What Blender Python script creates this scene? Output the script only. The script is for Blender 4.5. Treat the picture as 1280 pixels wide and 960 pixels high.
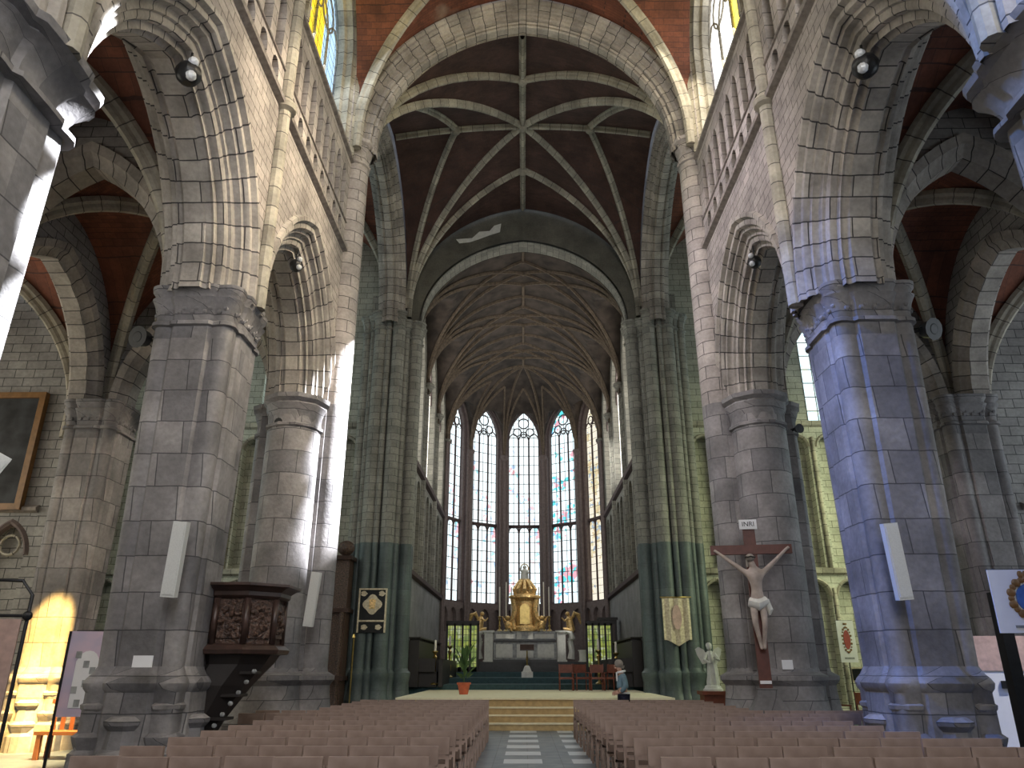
import bpy, bmesh, math, random
from math import pi, sin, cos, sqrt, radians as R
from mathutils import Vector, Matrix
random.seed(7)
for o in list(bpy.data.objects): bpy.data.objects.remove(o)
SC = bpy.context.scene
COL = SC.collection
# ------------------------------------------------------------------ camera
cd = bpy.data.cameras.new('camera'); cam = bpy.data.objects.new('camera', cd); COL.objects.link(cam)
cam.location = (-0.06, 0, 1.6); cam.rotation_euler = (R(90+20.9), 0, R(0.86))
cd.sensor_width = 36; cd.lens = 929/1280*36; cd.clip_start = .05; cd.clip_end = 300
SC.camera = cam
# ------------------------------------------------------------------ world, exposure
w = bpy.data.worlds.new('world'); SC.world = w; w.use_nodes = True
w.node_tree.nodes['Background'].inputs[0].default_value = (.62,.76,1,1)
w.node_tree.nodes['Background'].inputs[1].default_value = .6
vs = SC.view_settings; vs.view_transform = 'Standard'; vs.look = 'None'; vs.gamma = 1; vs.use_curve_mapping = False; vs.exposure = 0
def area(loc, aim, sx, sy, power, col, spread=180):
    l = bpy.data.lights.new('daylight', 'AREA'); l.shape = 'RECTANGLE'; l.size = sx; l.size_y = sy; l.energy = power; l.color = col; l.spread = R(spread)
    o = bpy.data.objects.new('daylight', l); COL.objects.link(o); o.location = loc
    o.rotation_euler = (Vector(aim)-Vector(loc)).to_track_quat('-Z','Y').to_euler(); return o
def spot(loc, aim, deg, power, col, blend=.15, rad=.05, scale=(1,1)):
    l = bpy.data.lights.new('added_beam', 'SPOT'); l.spot_size = R(deg); l.energy = power; l.color = col; l.spot_blend = blend; l.shadow_soft_size = rad
    o = bpy.data.objects.new('added_beam', l); COL.objects.link(o); o.location = loc; o.scale = (scale[0], scale[1], 1)
    o.rotation_euler = (Vector(aim)-Vector(loc)).to_track_quat('-Z','Y').to_euler(); return o
# area lamps as daylight just inside the added, unseen windows: west window, aisle chapels, transept ends
area((1.5,-5.6,12), (-2.2,12,8), 5, 9, 1050, (.95,.95,1))
for sx, cc, p in ((-1,(1,.86,.66),150), (1,(.84,.9,1),110)):
    for yy in (-2.9, 2.9, 8.8, 14.6): area((sx*16.2, yy, 6.2), (0, yy, 3.5), 3.4, 4.6, p, cc)
area((16.2,23,8), (10.5,29,4), 7, 8, 470, (.95,1,.56), 100)
area((-16.2,23,8), (-11,29,4), 7, 8, 110, (.95,.95,.76), 100)
# daylight from the clerestory and the choir's high windows
for sx, p, cc in ((-1,120,(.8,.88,1)), (1,270,(1,.88,.68))):
    for yy in (-2.9,2.9,8.8,14.6): area((sx*4.9, yy, 17.2), (-sx*5, yy, 5), 3.4, 3.2, p, cc)
for sx, p in ((-1,26),(1,34)):
    for yy in (31.2,35.9,40.4): area((sx*4.85, yy, 13), (-sx*4.6, yy, 7), 1.7, 5.5, p, (.85,.95,1))
# spots added inside the church, standing in for sun and coloured daylight
for z_ in (8.4,6.9,5.4): spot((4.7,19.6,17.0), (-4.5,17.5,z_), 7.5, 190000, (.93,.95,1), .8, .02)
for z_ in (8.6,7.4,6.2,5.0): spot((4.1,15.9,17.0), (-4.95,6.9,z_), 4.0, 170000, (.93,.95,1), .5, .02)
for z_ in (.3,1.3,2.3): spot((-9.6,12.6,7.2), (-10.25,16.7,z_), 11, 30000, (1,.60,.15), .8, .05)
spot((-7.0,14.2,7.4), (-10.4,14.9,0), 36, 20000, (1,.74,.34), .7, .1)
spot((-4.5,8.6,16.5), (5.8,11.0,3.6), 30, 13000, (.03,.20,.9), 1, .3)
spot((-4.5,3.5,16.5), (5.4,5.8,6.5), 20, 9000, (.04,.25,.9), 1, .3)
spot((4.6,9.9,16.5), (-4.8,12.8,9.8), 44, 7500, (1,.84,.62), .8, .3)
spot((-4.6,14,17), (4.8,14.6,10), 50, 3000, (.95,.86,1), .8, .3)
spot((4.2,36.5,12.0), (1.95,40.3,2.7), 5, 2600, (1,.97,.9), .6, .05)
spot((-4.2,33.5,15.5), (4.75,38.0,11.5), 16, 9000, (1,.97,.9), .8, .05)
spot((4.2,36.5,12.0), (0.2,40.3,4.2), 12, 2200, (1,.93,.8), .8, .05)
spot((12.5,13.0,8.0), (9.2,14.6,1.2), 30, 4200, (1,.96,.9), .6, .1)  # spot added for the bright exhibition board

# ------------------------------------------------------------------ materials
def nmat(name):
    m = bpy.data.materials.new(name); m.use_nodes = True; nt = m.node_tree; return m, nt, nt.nodes, nt.links, nt.nodes['Principled BSDF']
def stone(name, c1, c2, mort, bw=.62, bh=.31, rough=.8, var=.35, msize=.012, bump=.25, patch=None):
    m, nt, N, L, P = nmat(name)
    uv = N.new('ShaderNodeUVMap')
    nz = N.new('ShaderNodeTexNoise'); nz.inputs['Scale'].default_value = 1.3; nz.inputs['Detail'].default_value = 6
    tc = N.new('ShaderNodeTexCoord'); L.new(tc.outputs['Object'], nz.inputs['Vector'])
    nz2 = N.new('ShaderNodeTexNoise'); nz2.inputs['Scale'].default_value = 14; nz2.inputs['Detail'].default_value = 5; L.new(tc.outputs['Object'], nz2.inputs['Vector'])
    wob = N.new('ShaderNodeTexNoise'); wob.inputs['Scale'].default_value = 2.2; L.new(uv.outputs[0], wob.inputs['Vector'])
    va = N.new('ShaderNodeVectorMath'); va.operation = 'MULTIPLY_ADD'; va.inputs[1].default_value = (.03,.03,0); L.new(wob.outputs['Color'], va.inputs[0]); L.new(uv.outputs[0], va.inputs[2])
    b = N.new('ShaderNodeTexBrick'); L.new(va.outputs[0], b.inputs['Vector']); b.inputs['Scale'].default_value = 1
    b.inputs['Brick Width'].default_value = bw; b.inputs['Row Height'].default_value = bh; b.inputs['Mortar Size'].default_value = msize; b.inputs['Mortar Smooth'].default_value = .35; b.inputs['Bias'].default_value = 0
    b.inputs['Color1'].default_value = (*c1,1); b.inputs['Color2'].default_value = (*c2,1); b.inputs['Mortar'].default_value = (*mort,1)
    r1 = N.new('ShaderNodeMapRange'); r1.inputs[1].default_value = .3; r1.inputs[2].default_value = .7; r1.inputs[3].default_value = 1-var; r1.inputs[4].default_value = 1+var*.5; L.new(nz.outputs[0], r1.inputs[0])
    r2 = N.new('ShaderNodeMapRange'); r2.inputs[1].default_value = .3; r2.inputs[2].default_value = .7; r2.inputs[3].default_value = .85; r2.inputs[4].default_value = 1.12; L.new(nz2.outputs[0], r2.inputs[0])
    mm = N.new('ShaderNodeMath'); mm.operation = 'MULTIPLY'; L.new(r1.outputs[0], mm.inputs[0]); L.new(r2.outputs[0], mm.inputs[1])
    vm = N.new('ShaderNodeVectorMath'); vm.operation = 'SCALE'; L.new(b.outputs['Color'], vm.inputs[0]); L.new(mm.outputs[0], vm.inputs['Scale'])
    out = vm.outputs[0]
    if patch:
        pn = N.new('ShaderNodeTexNoise'); pn.inputs['Scale'].default_value = patch[1]; pn.inputs['Detail'].default_value = 5; L.new(tc.outputs['Object'], pn.inputs['Vector'])
        pr = N.new('ShaderNodeMapRange'); pr.inputs[1].default_value = patch[2]; pr.inputs[2].default_value = patch[2]+.12; L.new(pn.outputs[0], pr.inputs[0])
        mx = N.new('ShaderNodeMix'); mx.data_type = 'RGBA'; L.new(pr.outputs[0], mx.inputs[0]); L.new(out, mx.inputs[6]); mx.inputs[7].default_value = (*patch[0],1); out = mx.outputs[2]
    L.new(out, P.inputs['Base Color']); P.inputs['Roughness'].default_value = rough
    ad = N.new('ShaderNodeMath'); ad.operation = 'MULTIPLY_ADD'; L.new(b.outputs['Fac'], ad.inputs[0]); ad.inputs[1].default_value = -.8; L.new(nz2.outputs[0], ad.inputs[2])
    bp = N.new('ShaderNodeBump'); bp.inputs['Strength'].default_value = bump; bp.inputs['Distance'].default_value = .03; L.new(ad.outputs[0], bp.inputs['Height']); L.new(bp.outputs[0], P.inputs['Normal'])
    return m
def plain(name, c, rough=.6, metal=0, noise=.15, scale=8, c2=None, bump=0):
    m, nt, N, L, P = nmat(name)
    tc = N.new('ShaderNodeTexCoord'); nz = N.new('ShaderNodeTexNoise'); nz.inputs['Scale'].default_value = scale; nz.inputs['Detail'].default_value = 4; L.new(tc.outputs['Object'], nz.inputs['Vector'])
    cr = N.new('ShaderNodeValToRGB'); c2 = c2 or tuple(x*(1+noise) for x in c)
    cr.color_ramp.elements[0].position = .35; cr.color_ramp.elements[1].position = .65
    cr.color_ramp.elements[0].color = (*[x*(1-noise) for x in c],1); cr.color_ramp.elements[1].color = (*c2,1)
    L.new(nz.outputs[0], cr.inputs[0]); L.new(cr.outputs[0], P.inputs['Base Color']); P.inputs['Roughness'].default_value = rough; P.inputs['Metallic'].default_value = metal
    if bump:
        bp = N.new('ShaderNodeBump'); bp.inputs['Strength'].default_value = bump; bp.inputs['Distance'].default_value = .05; L.new(nz.outputs[0], bp.inputs['Height']); L.new(bp.outputs[0], P.inputs['Normal'])
    return m
def glass(name, strength, base=(1,1,1), tint=((.1,.35,.8),(.8,.15,.15),(.15,.7,.7)), amount=.35, pane=(.3,.45), seed=0, lead=.012, side=None):
    m, nt, N, L, P = nmat(name)
    uv = N.new('ShaderNodeUVMap'); mp = N.new('ShaderNodeMapping'); mp.inputs['Location'].default_value = (seed*3.3, seed*1.7, 0); L.new(uv.outputs[0], mp.inputs[0])
    b = N.new('ShaderNodeTexBrick'); b.offset = 0; L.new(uv.outputs[0], b.inputs['Vector']); b.inputs['Scale'].default_value = 1; b.inputs['Brick Width'].default_value = pane[0]; b.inputs['Row Height'].default_value = pane[1]; b.inputs['Mortar Size'].default_value = lead; b.inputs['Mortar Smooth'].default_value = 0
    b.inputs['Color1'].default_value = b.inputs['Color2'].default_value = (1,1,1,1); b.inputs['Mortar'].default_value = (.02,.02,.02,1)
    v = N.new('ShaderNodeTexVoronoi'); v.inputs['Scale'].default_value = 5; L.new(mp.outputs[0], v.inputs['Vector'])
    sx = N.new('ShaderNodeSeparateColor'); L.new(v.outputs['Color'], sx.inputs[0])
    cr = N.new('ShaderNodeValToRGB'); cr.color_ramp.interpolation = 'CONSTANT'; e = cr.color_ramp.elements
    e[0].position = 0; e[0].color = (*tint[0],1); e[1].position = .4; e[1].color = (*tint[1],1); k = e.new(.62); k.color = (*tint[2],1)
    L.new(sx.outputs[1], cr.inputs[0])
    nz = N.new('ShaderNodeTexNoise'); nz.inputs['Scale'].default_value = .55; nz.inputs['Detail'].default_value = 2; L.new(mp.outputs[0], nz.inputs['Vector'])
    ad = N.new('ShaderNodeMath'); ad.operation = 'MULTIPLY_ADD'; L.new(sx.outputs[0], ad.inputs[0]); ad.inputs[1].default_value = .22; L.new(nz.outputs[0], ad.inputs[2])
    mr = N.new('ShaderNodeMapRange'); mr.inputs[1].default_value = 1.0-amount; mr.inputs[2].default_value = 1.04-amount; L.new(ad.outputs[0], mr.inputs[0])
    mx = N.new('ShaderNodeMix'); mx.data_type = 'RGBA'; L.new(mr.outputs[0], mx.inputs[0]); mx.inputs[6].default_value = (*base,1); L.new(cr.outputs[0], mx.inputs[7])
    if side:
        sv = N.new('ShaderNodeSeparateXYZ'); L.new(uv.outputs[0], sv.inputs[0]); g = N.new('ShaderNodeMath'); g.operation = 'GREATER_THAN'; L.new(sv.outputs[0], g.inputs[0]); g.inputs[1].default_value = side[1]
        bs = N.new('ShaderNodeMix'); bs.data_type = 'RGBA'; L.new(g.outputs[0], bs.inputs[0]); bs.inputs[6].default_value = (*base,1); bs.inputs[7].default_value = (*side[0],1); L.new(bs.outputs[2], mx.inputs[6])
    ml = N.new('ShaderNodeMix'); ml.data_type = 'RGBA'; ml.blend_type = 'MULTIPLY'; ml.inputs[0].default_value = 1; L.new(mx.outputs[2], ml.inputs[6]); L.new(b.outputs['Color'], ml.inputs[7])
    P.inputs['Base Color'].default_value = (.05,.05,.05,1); P.inputs['Roughness'].default_value = .3
    L.new(ml.outputs[2], P.inputs['Emission Color']); P.inputs['Emission Strength'].default_value = strength
    return m
M = {}
M['upper']  = stone('pale_ashlar', (.37,.33,.305), (.49,.44,.40), (.10,.09,.085), .62, .33, msize=.012)
M['rubble'] = stone('spandrel_ashlar', (.34,.305,.28), (.45,.40,.365), (.13,.115,.10), .42, .21, msize=.012)
M['vous']   = stone('voussoir_stone', (.33,.30,.27), (.50,.455,.40), (.05,.045,.045), .95, .34, msize=.013, var=.45)
M['rib']    = stone('rib_stone', (.36,.33,.27), (.50,.46,.37), (.10,.09,.08), 3.0, .42, msize=.012, var=.45)
M['pier']   = stone('blue_limestone', (.16,.153,.16), (.31,.29,.285), (.06,.058,.062), .72, .52, msize=.010, var=.5, rough=.6)
M['choir']  = stone('choir_ashlar', (.22,.215,.19), (.30,.29,.25), (.10,.10,.09), .5, .28, var=.3)
M['choirlow'] = stone('dark_green_limestone', (.075,.10,.10), (.11,.14,.135), (.04,.05,.05), 1.2, .9, msize=.006, rough=.5)
M['transept'] = stone('transept_ashlar', (.44,.44,.37), (.54,.53,.45), (.15,.15,.12), .55, .27, var=.25)
M['chapel'] = stone('chapel_ashlar', (.30,.29,.28), (.38,.37,.35), (.08,.08,.08), .5, .24, var=.25)
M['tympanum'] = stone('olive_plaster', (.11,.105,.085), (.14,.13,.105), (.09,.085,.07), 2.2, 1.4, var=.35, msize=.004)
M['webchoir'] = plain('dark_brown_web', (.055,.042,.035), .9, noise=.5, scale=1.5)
M['choirrib'] = plain('choir_rib', (.145,.11,.08), .8, noise=.25)
M['plaster'] = stone('grey_plaster', (.20,.20,.205), (.24,.24,.24), (.17,.17,.17), 2.2, 1.4, var=.3, msize=.004)
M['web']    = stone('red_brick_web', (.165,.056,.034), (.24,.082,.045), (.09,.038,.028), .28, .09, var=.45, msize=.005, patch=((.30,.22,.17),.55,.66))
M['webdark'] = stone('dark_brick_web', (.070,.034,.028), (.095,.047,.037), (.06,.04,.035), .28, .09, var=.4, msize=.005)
M['string'] = plain('string_stone', (.25,.22,.20), .8, c2=(.34,.30,.27))
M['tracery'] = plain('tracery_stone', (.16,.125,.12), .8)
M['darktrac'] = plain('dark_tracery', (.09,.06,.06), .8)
M['wood']   = plain('chair_wood', (.30,.205,.165), .5, noise=.35, scale=2.1, c2=(.46,.345,.295))
M['wood2']  = plain('chair_wood_dark', (.13,.085,.065), .5, noise=.2, scale=3)
M['oak']    = plain('carved_oak', (.06,.034,.026), .4, noise=.5, scale=22, c2=(.13,.072,.05), bump=.9)
M['oakp']   = plain('polished_oak', (.055,.032,.026), .32, noise=.3, scale=5)
M['darkwood'] = plain('black_oak', (.018,.014,.013), .5)
M['gold']   = plain('gilding', (.72,.50,.22), .38, .6, .35, 16, bump=.5)
M['brass']  = plain('brass', (.45,.33,.12), .3, .9)
M['wax']    = plain('candle_wax', (.85,.82,.74), .5, noise=.03)
M['marble'] = plain('white_marble', (.66,.66,.62), .4, noise=.08)
M['marblegrey'] = plain('grey_marble', (.30,.31,.31), .3, noise=.3, scale=6)
M['black']  = plain('black_marble', (.02,.022,.024), .25)
M['plastic'] = plain('off_white_grille', (.62,.63,.62), .5, noise=.05, scale=60)
M['white']  = plain('white_card', (.80,.80,.82), .6, noise=.02)
M['blacksteel'] = plain('black_steel', (.02,.02,.022), .4, .3)
M['cream']  = plain('cream_carpet', (.80,.74,.52), .9, noise=.05)
M['stepwood'] = plain('step_wood', (.46,.33,.15), .6, noise=.12)
M['bluecarpet'] = plain('blue_green_carpet', (.045,.09,.10), .9)
M['terracotta'] = plain('terracotta', (.48,.11,.05), .7)
M['leaf']   = plain('leaf', (.05,.11,.03), .5)
M['skin']   = plain('skin', (.60,.36,.27), .5, noise=.05)
M['ivory']  = plain('painted_figure', (.40,.33,.29), .5, noise=.15)
M['crosswood'] = plain('cross_wood', (.11,.035,.025), .5)
M['jacket'] = plain('blue_grey_jacket', (.16,.25,.31), .9)
M['navy']   = plain('navy_trousers', (.015,.018,.04), .9)
M['hair']   = plain('grey_hair', (.30,.27,.24), .9)
M['orange'] = plain('orange_bench', (.30,.10,.03), .5)
M['redchair'] = plain('mahogany', (.20,.055,.03), .4)
M['picture'] = plain('dark_canvas', (.03,.032,.036), .8, noise=.6, scale=2)
M['frame']  = plain('worn_gilt_frame', (.22,.11,.035), .4)
M['bluepaint'] = plain('heraldic_blue', (.05,.14,.42), .6)
M['redpaint'] = plain('heraldic_red', (.36,.06,.05), .6)
M['beige']  = plain('beige_panel', (.55,.38,.33), .6)
M['lilac']  = plain('lilac_print', (.50,.46,.62), .5, noise=.08, scale=2, c2=(.66,.50,.60))
M['bannercloth'] = plain('gold_embroidered_cloth', (.62,.52,.36), .8, noise=.25, scale=14, c2=(.72,.64,.48))
M['g_apse'] = glass('apse_glass', 1.45, (.86,.97,1), ((.35,.68,.76),(.42,.58,.82),(.78,.42,.46)), .27, (.33,.62), 1, .02)
M['g_apse2'] = glass('apse_glass_blue', 1.45, (.82,.96,1), ((.10,.60,.64),(.25,.55,.80),(.7,.35,.42)), .31, (.33,.62), 5, .02)
M['g_warm'] = glass('apse_glass_amber', 1.15, (1,.93,.76), ((.75,.6,.35),(.4,.5,.6),(.8,.72,.45)), .34, (.16,.42), 3)
M['g_choir'] = glass('choir_glass', 3.2, (1,.96,.86), ((.8,.6,.2),(.2,.4,.7),(.6,.2,.2)), .2, (.2,.4), 4)
M['g_yellow'] = glass('yellow_blue_glass', 1.3, (1,.74,.03), ((1,.8,.05),(.8,.75,.5),(.8,.9,.8)), .2, (.5,.3), 2, .015, side=((.50,.74,.95),.9))
M['g_amber'] = glass('white_amber_glass', 2.2, (1,.80,.12), ((1,.85,.25),(1,.95,.8),(.9,.95,1)), .2, (.5,.5), 7, side=((1,1,1),.2))
M['g_white'] = glass('white_glass', 2.6, (1,1,.98), ((1,.85,.25),(1,.95,.8),(.9,.95,1)), .35, (.5,.5), 7)
M['g_trans'] = glass('transept_glass', 1.5, (.80,.97,.97), ((.6,.85,.9),(.85,.95,.8),(.7,.9,.95)), .4, (.45,.62), 8, .02)
M['g_green'] = glass('green_leaded_glass', .5, (.62,.70,.20), ((.3,.42,.1),(.75,.85,.5),(.5,.6,.1)), .5, (.13,.26), 9)
M['lamp']   = plain('lamp_glass', (.7,.72,.75), .15)
def floor_mat():
    m, nt, N, L, P = nmat('stone_floor')
    tc = N.new('ShaderNodeTexCoord'); s = N.new('ShaderNodeSeparateXYZ'); L.new(tc.outputs['Object'], s.inputs[0])
    def math(op, a, b=None):
        n = N.new('ShaderNodeMath'); n.operation = op
        for i, x in enumerate((a, b)):
            if x is None: continue
            if isinstance(x, (int, float)): n.inputs[i].default_value = x
            else: L.new(x, n.inputs[i])
        return n.outputs[0]
    fx = math('FRACT', math('MULTIPLY', math('ADD', s.outputs[0], 10.52), 1/1.26)); fy = math('FRACT', math('MULTIPLY', s.outputs[1], 1/1.35))
    wt = math('MULTIPLY', math('LESS_THAN', fx, .56), math('LESS_THAN', fy, .5))
    wt = math('MULTIPLY', wt, math('LESS_THAN', math('ABSOLUTE', math('SUBTRACT', s.outputs[0], .17)), 1.05))
    nz = N.new('ShaderNodeTexNoise'); nz.inputs['Scale'].default_value = 3; L.new(tc.outputs['Object'], nz.inputs['Vector'])
    b = N.new('ShaderNodeTexBrick'); L.new(tc.outputs['Object'], b.inputs['Vector']); b.inputs['Scale'].default_value = 1; b.inputs['Brick Width'].default_value = .62; b.inputs['Row Height'].default_value = .62; b.offset = 0
    b.inputs['Color1'].default_value = (.10,.12,.14,1); b.inputs['Color2'].default_value = (.14,.155,.17,1); b.inputs['Mortar'].default_value = (.05,.055,.06,1); b.inputs['Mortar Size'].default_value = .008
    mx = N.new('ShaderNodeMix'); mx.data_type = 'RGBA'; L.new(wt, mx.inputs[0]); L.new(b.outputs['Color'], mx.inputs[6]); mx.inputs[7].default_value = (.50,.53,.56,1)
    L.new(mx.outputs[2], P.inputs['Base Color'])
    mr = N.new('ShaderNodeMapRange'); mr.inputs[3].default_value = .28; mr.inputs[4].default_value = .5; L.new(nz.outputs[0], mr.inputs[0]); L.new(mr.outputs[0], P.inputs['Roughness'])
    return m
M['floor'] = floor_mat()

# ------------------------------------------------------------------ mesh helpers
class MB:
    def __init__(s): s.v = []; s.f = []; s.u = []; s.sm = []
    def face(s, pts, uvs=None, smooth=False):
        i = len(s.v); s.v += [tuple(p) for p in pts]; s.f.append(tuple(range(i, i+len(pts))))
        s.u.append(uvs if uvs else autouv(pts)); s.sm.append(smooth)
    def grid(s, P, U, smooth=False):
        base = len(s.v); n = len(P); m = len(P[0])
        for r in P: s.v += [tuple(p) for p in r]
        for i in range(n-1):
            for j in range(m-1):
                s.f.append((base+i*m+j, base+i*m+j+1, base+(i+1)*m+j+1, base+(i+1)*m+j))
                s.u.append([U[i][j], U[i][j+1], U[i+1][j+1], U[i+1][j]]); s.sm.append(smooth)
    def box(s, c, d, rz=0, mat=None):
        x, y, z = [q/2 for q in d]; T = Matrix.Translation(c) @ Matrix.Rotation(rz, 4, 'Z')
        if mat is not None: T = Matrix.Translation(c) @ mat
        p = [T @ Vector((a*x, b*y, e*z)) for a in (-1,1) for b in (-1,1) for e in (-1,1)]
        for q in ((0,1,3,2),(4,6,7,5),(0,4,5,1),(2,3,7,6),(0,2,6,4),(1,5,7,3)): s.face([p[k] for k in q])
    def box2(s, a, b): s.box([(a[i]+b[i])/2 for i in range(3)], [abs(b[i]-a[i]) for i in range(3)])
    def loft(s, rings, closed=True, cap=True, smooth=True, vstart=0):
        """rings: list of lists of points"""
        P = []; U = []; v = vstart
        for k, r in enumerate(rings):
            rr = list(r)+[r[0]] if closed else list(r)
            if k: v += (Vector(rings[k][0])-Vector(rings[k-1][0])).length
            u = 0; uu = [(0, v)]
            for a, b in zip(rr, rr[1:]): u += (Vector(a)-Vector(b)).length; uu.append((u, v))
            P.append(rr); U.append(uu)
        s.grid(P, U, smooth)
        if cap and closed: s.face(list(reversed(rings[0]))); s.face(list(rings[-1]))
    def tube(s, path, rad, n=8, cap=True):
        path = [Vector(p) for p in path]; rad = rad if isinstance(rad, (list,tuple)) else [rad]*len(path)
        rings = []; prev = None
        for i, p in enumerate(path):
            t = (path[min(i+1,len(path)-1)]-path[max(i-1,0)]).normalized()
            a = prev if prev is not None else (Vector((0,0,1)) if abs(t.z) < .9 else Vector((1,0,0)))
            x = (a - t*a.dot(t)).normalized(); y = t.cross(x); prev = x
            rings.append([p + rad[i]*(x*cos(2*pi*k/n)+y*sin(2*pi*k/n)) for k in range(n)])
        s.loft(rings, cap=cap)
    def lathe(s, c, prof, n=16, cap=True):
        s.loft([[(c[0]+r*cos(2*pi*k/n), c[1]+r*sin(2*pi*k/n), c[2]+z) for k in range(n)] for r, z in prof], cap=cap)
    def ball(s, c, r, n=10, sc=(1,1,1)):
        rr = []
        for i in range(1, n):
            a = pi*i/n; rr.append([(c[0]+sc[0]*r*sin(a)*cos(2*pi*k/n), c[1]+sc[1]*r*sin(a)*sin(2*pi*k/n), c[2]-sc[2]*r*cos(a)) for k in range(n)])
        s.loft(rr)
    def prism(s, pts, fn, d0, d1):
        """polygon pts (a,b) extruded d0..d1 through fn(a,b,d)"""
        n = len(pts); s.face([fn(a,b,d0) for a,b in pts]); s.face([fn(a,b,d1) for a,b in reversed(pts)])
        for i in range(n):
            a, b = pts[i], pts[(i+1)%n]; s.face([fn(*b,d0), fn(*a,d0), fn(*a,d1), fn(*b,d1)])
    def build(s, name, mat, parent=None, **k):
        me = bpy.data.meshes.new(name); me.from_pydata(s.v, [], s.f); me.update()
        ul = me.uv_layers.new(name='UVMap'); flat = [c for f in s.u for q in f for c in q]; ul.data.foreach_set('uv', flat)
        me.polygons.foreach_set('use_smooth', s.sm)
        if any(s.sm):
            bm = bmesh.new(); bm.from_mesh(me)
            if len(bm.verts) < 60000: bmesh.ops.remove_doubles(bm, verts=bm.verts, dist=1e-5)
            for e in bm.edges:
                if len(e.link_faces) == 2 and e.link_faces[0].normal.angle(e.link_faces[1].normal, 0) > .6: e.smooth = False
            bm.to_mesh(me); bm.free()
        me.materials.append(M[mat] if isinstance(mat, str) else mat)
        o = bpy.data.objects.new(name, me); COL.objects.link(o)
        if parent: o.parent = parent
        for a, b in k.items(): o[a] = b
        return o
def autouv(pts):
    p = [Vector(q) for q in pts]; n = (p[1]-p[0]).cross(p[-1]-p[0])
    if len(p) > 3 and n.length < 1e-9: n = (p[2]-p[1]).cross(p[0]-p[1])
    ax, ay, az = abs(n.x), abs(n.y), abs(n.z)
    if az >= ax and az >= ay: return [(q.x, q.y) for q in p]
    if ax >= ay: return [(q.y, q.z) for q in p]
    return [(q.x, q.z) for q in p]
def empty(name, loc=(0,0,0), label=None, category=None, group=None, kind=None, rz=0):
    o = bpy.data.objects.new(name, None); COL.objects.link(o); o.location = loc; o.rotation_euler = (0,0,rz); o.empty_display_size = .1
    return tag(o, label, category, group, kind)
def tag(o, label=None, category=None, group=None, kind=None):
    for k, v in (('label',label),('category',category),('group',group),('kind',kind)):
        if v: o[k] = v
    return o
def XP(c, sg):   # wall plane x=c ; d goes outwards from the room with sign sg
    return lambda s, z, d: (c+sg*d, s, z)
def YP(c, sg=1):
    return lambda s, z, d: (s, c+sg*d, z)
def arcz(x, w, r):    # pointed arch height above spring at |x| from centre
    q = max(r, w*1.12); Rr = (q*q+w*w)/(2*w); cx = w-Rr; x = min(abs(x), w)
    return sqrt(max(0, Rr*Rr-(x-cx)**2))*r/q
def P1(u): return arcz(u, 1, 1.0)
def samples(w, n=10): return [w*sin(pi/2*k/n) for k in range(-n, n+1)]
def opening(mb, F, s0, s1, z0, z1, c, w, sill, spring, rise, depth=0, back=False, n=8, bm=None):
    """wall face s0..s1 x z0..z1 with a pointed opening and its reveal"""
    def q(a, b, za, zb, d=0): 
        if b-a > 1e-4 and zb-za > 1e-4: mb.face([F(a,za,d),F(b,za,d),F(b,zb,d),F(a,zb,d)], [(a,za),(b,za),(b,zb),(a,zb)])
    q(s0, c-w, z0, z1); q(c+w, s1, z0, z1); q(c-w, c+w, z0, sill)
    X = samples(w, n); Z = [spring+arcz(x, w, rise) for x in X]
    for i in range(len(X)-1):
        a, b = c+X[i], c+X[i+1]; za, zb = Z[i], Z[i+1]
        mb.face([F(a,za,0),F(b,zb,0),F(b,z1,0),F(a,z1,0)], [(a,za),(b,zb),(b,z1),(a,z1)])
        if back: (bm or mb).face([F(a,sill,depth),F(b,sill,depth),F(b,zb,depth),F(a,za,depth)], [(a,sill),(b,sill),(b,zb),(a,za)])
    if depth:
        out = [(c-w, sill)] + [(c+x, z) for x, z in zip(X, Z)] + [(c+w, sill), (c-w, sill)]
        v = 0
        for (a, za), (b, zb) in zip(out, out[1:]):
            l = sqrt((a-b)**2+(za-zb)**2); mb.face([F(a,za,0),F(b,zb,0),F(b,zb,depth),F(a,za,depth)], [(0,v),(0,v+l),(depth,v+l),(depth,v)]); v += l
def mould(F, c, w, spring, rise, prof, n=14, leg=0):
    """sweep profile [(d, r)] round a pointed arch of half-span w; returns MB"""
    mb = MB(); q = max(rise, w*1.12); k = rise/q; Rr = (q*q+w*w)/(2*w); cx = w-Rr
    us = [0]
    for a, b in zip(prof, prof[1:]): us.append(us[-1]+sqrt((a[0]-b[0])**2+(a[1]-b[1])**2))
    for sg in (1,-1):
        P = []; U = []
        if leg: P.append([F(c+sg*(w+r), spring-leg, d) for d, r in prof]); U.append([(u, -leg) for u in us])
        for i in range(n+1):
            row = []; ur = []
            for (d, r), u in zip(prof, us):
                Ra = Rr+r; ph = math.acos(max(-1,min(1,-cx/Ra)))*i/n
                row.append(F(c+sg*(cx+Ra*cos(ph)), spring+Ra*sin(ph)*k, d)); ur.append((u, Rr*math.acos(max(-1,min(1,-cx/Rr)))*i/n))
            P.append(row); U.append(ur)
        mb.grid(P, U, True)
    return mb
def roll(d0, r0, d1, r1, bulge, n=4):
    """points from (d0,r0) to (d1,r1) bulging"""
    out = []; L = sqrt((d1-d0)**2+(r1-r0)**2); nx, ny = -(r1-r0)/L, (d1-d0)/L
    for i in range(1, n): t = i/n; h = bulge*sin(pi*t); out.append((d0+(d1-d0)*t+nx*h, r0+(r1-r0)*t+ny*h))
    return out
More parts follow.
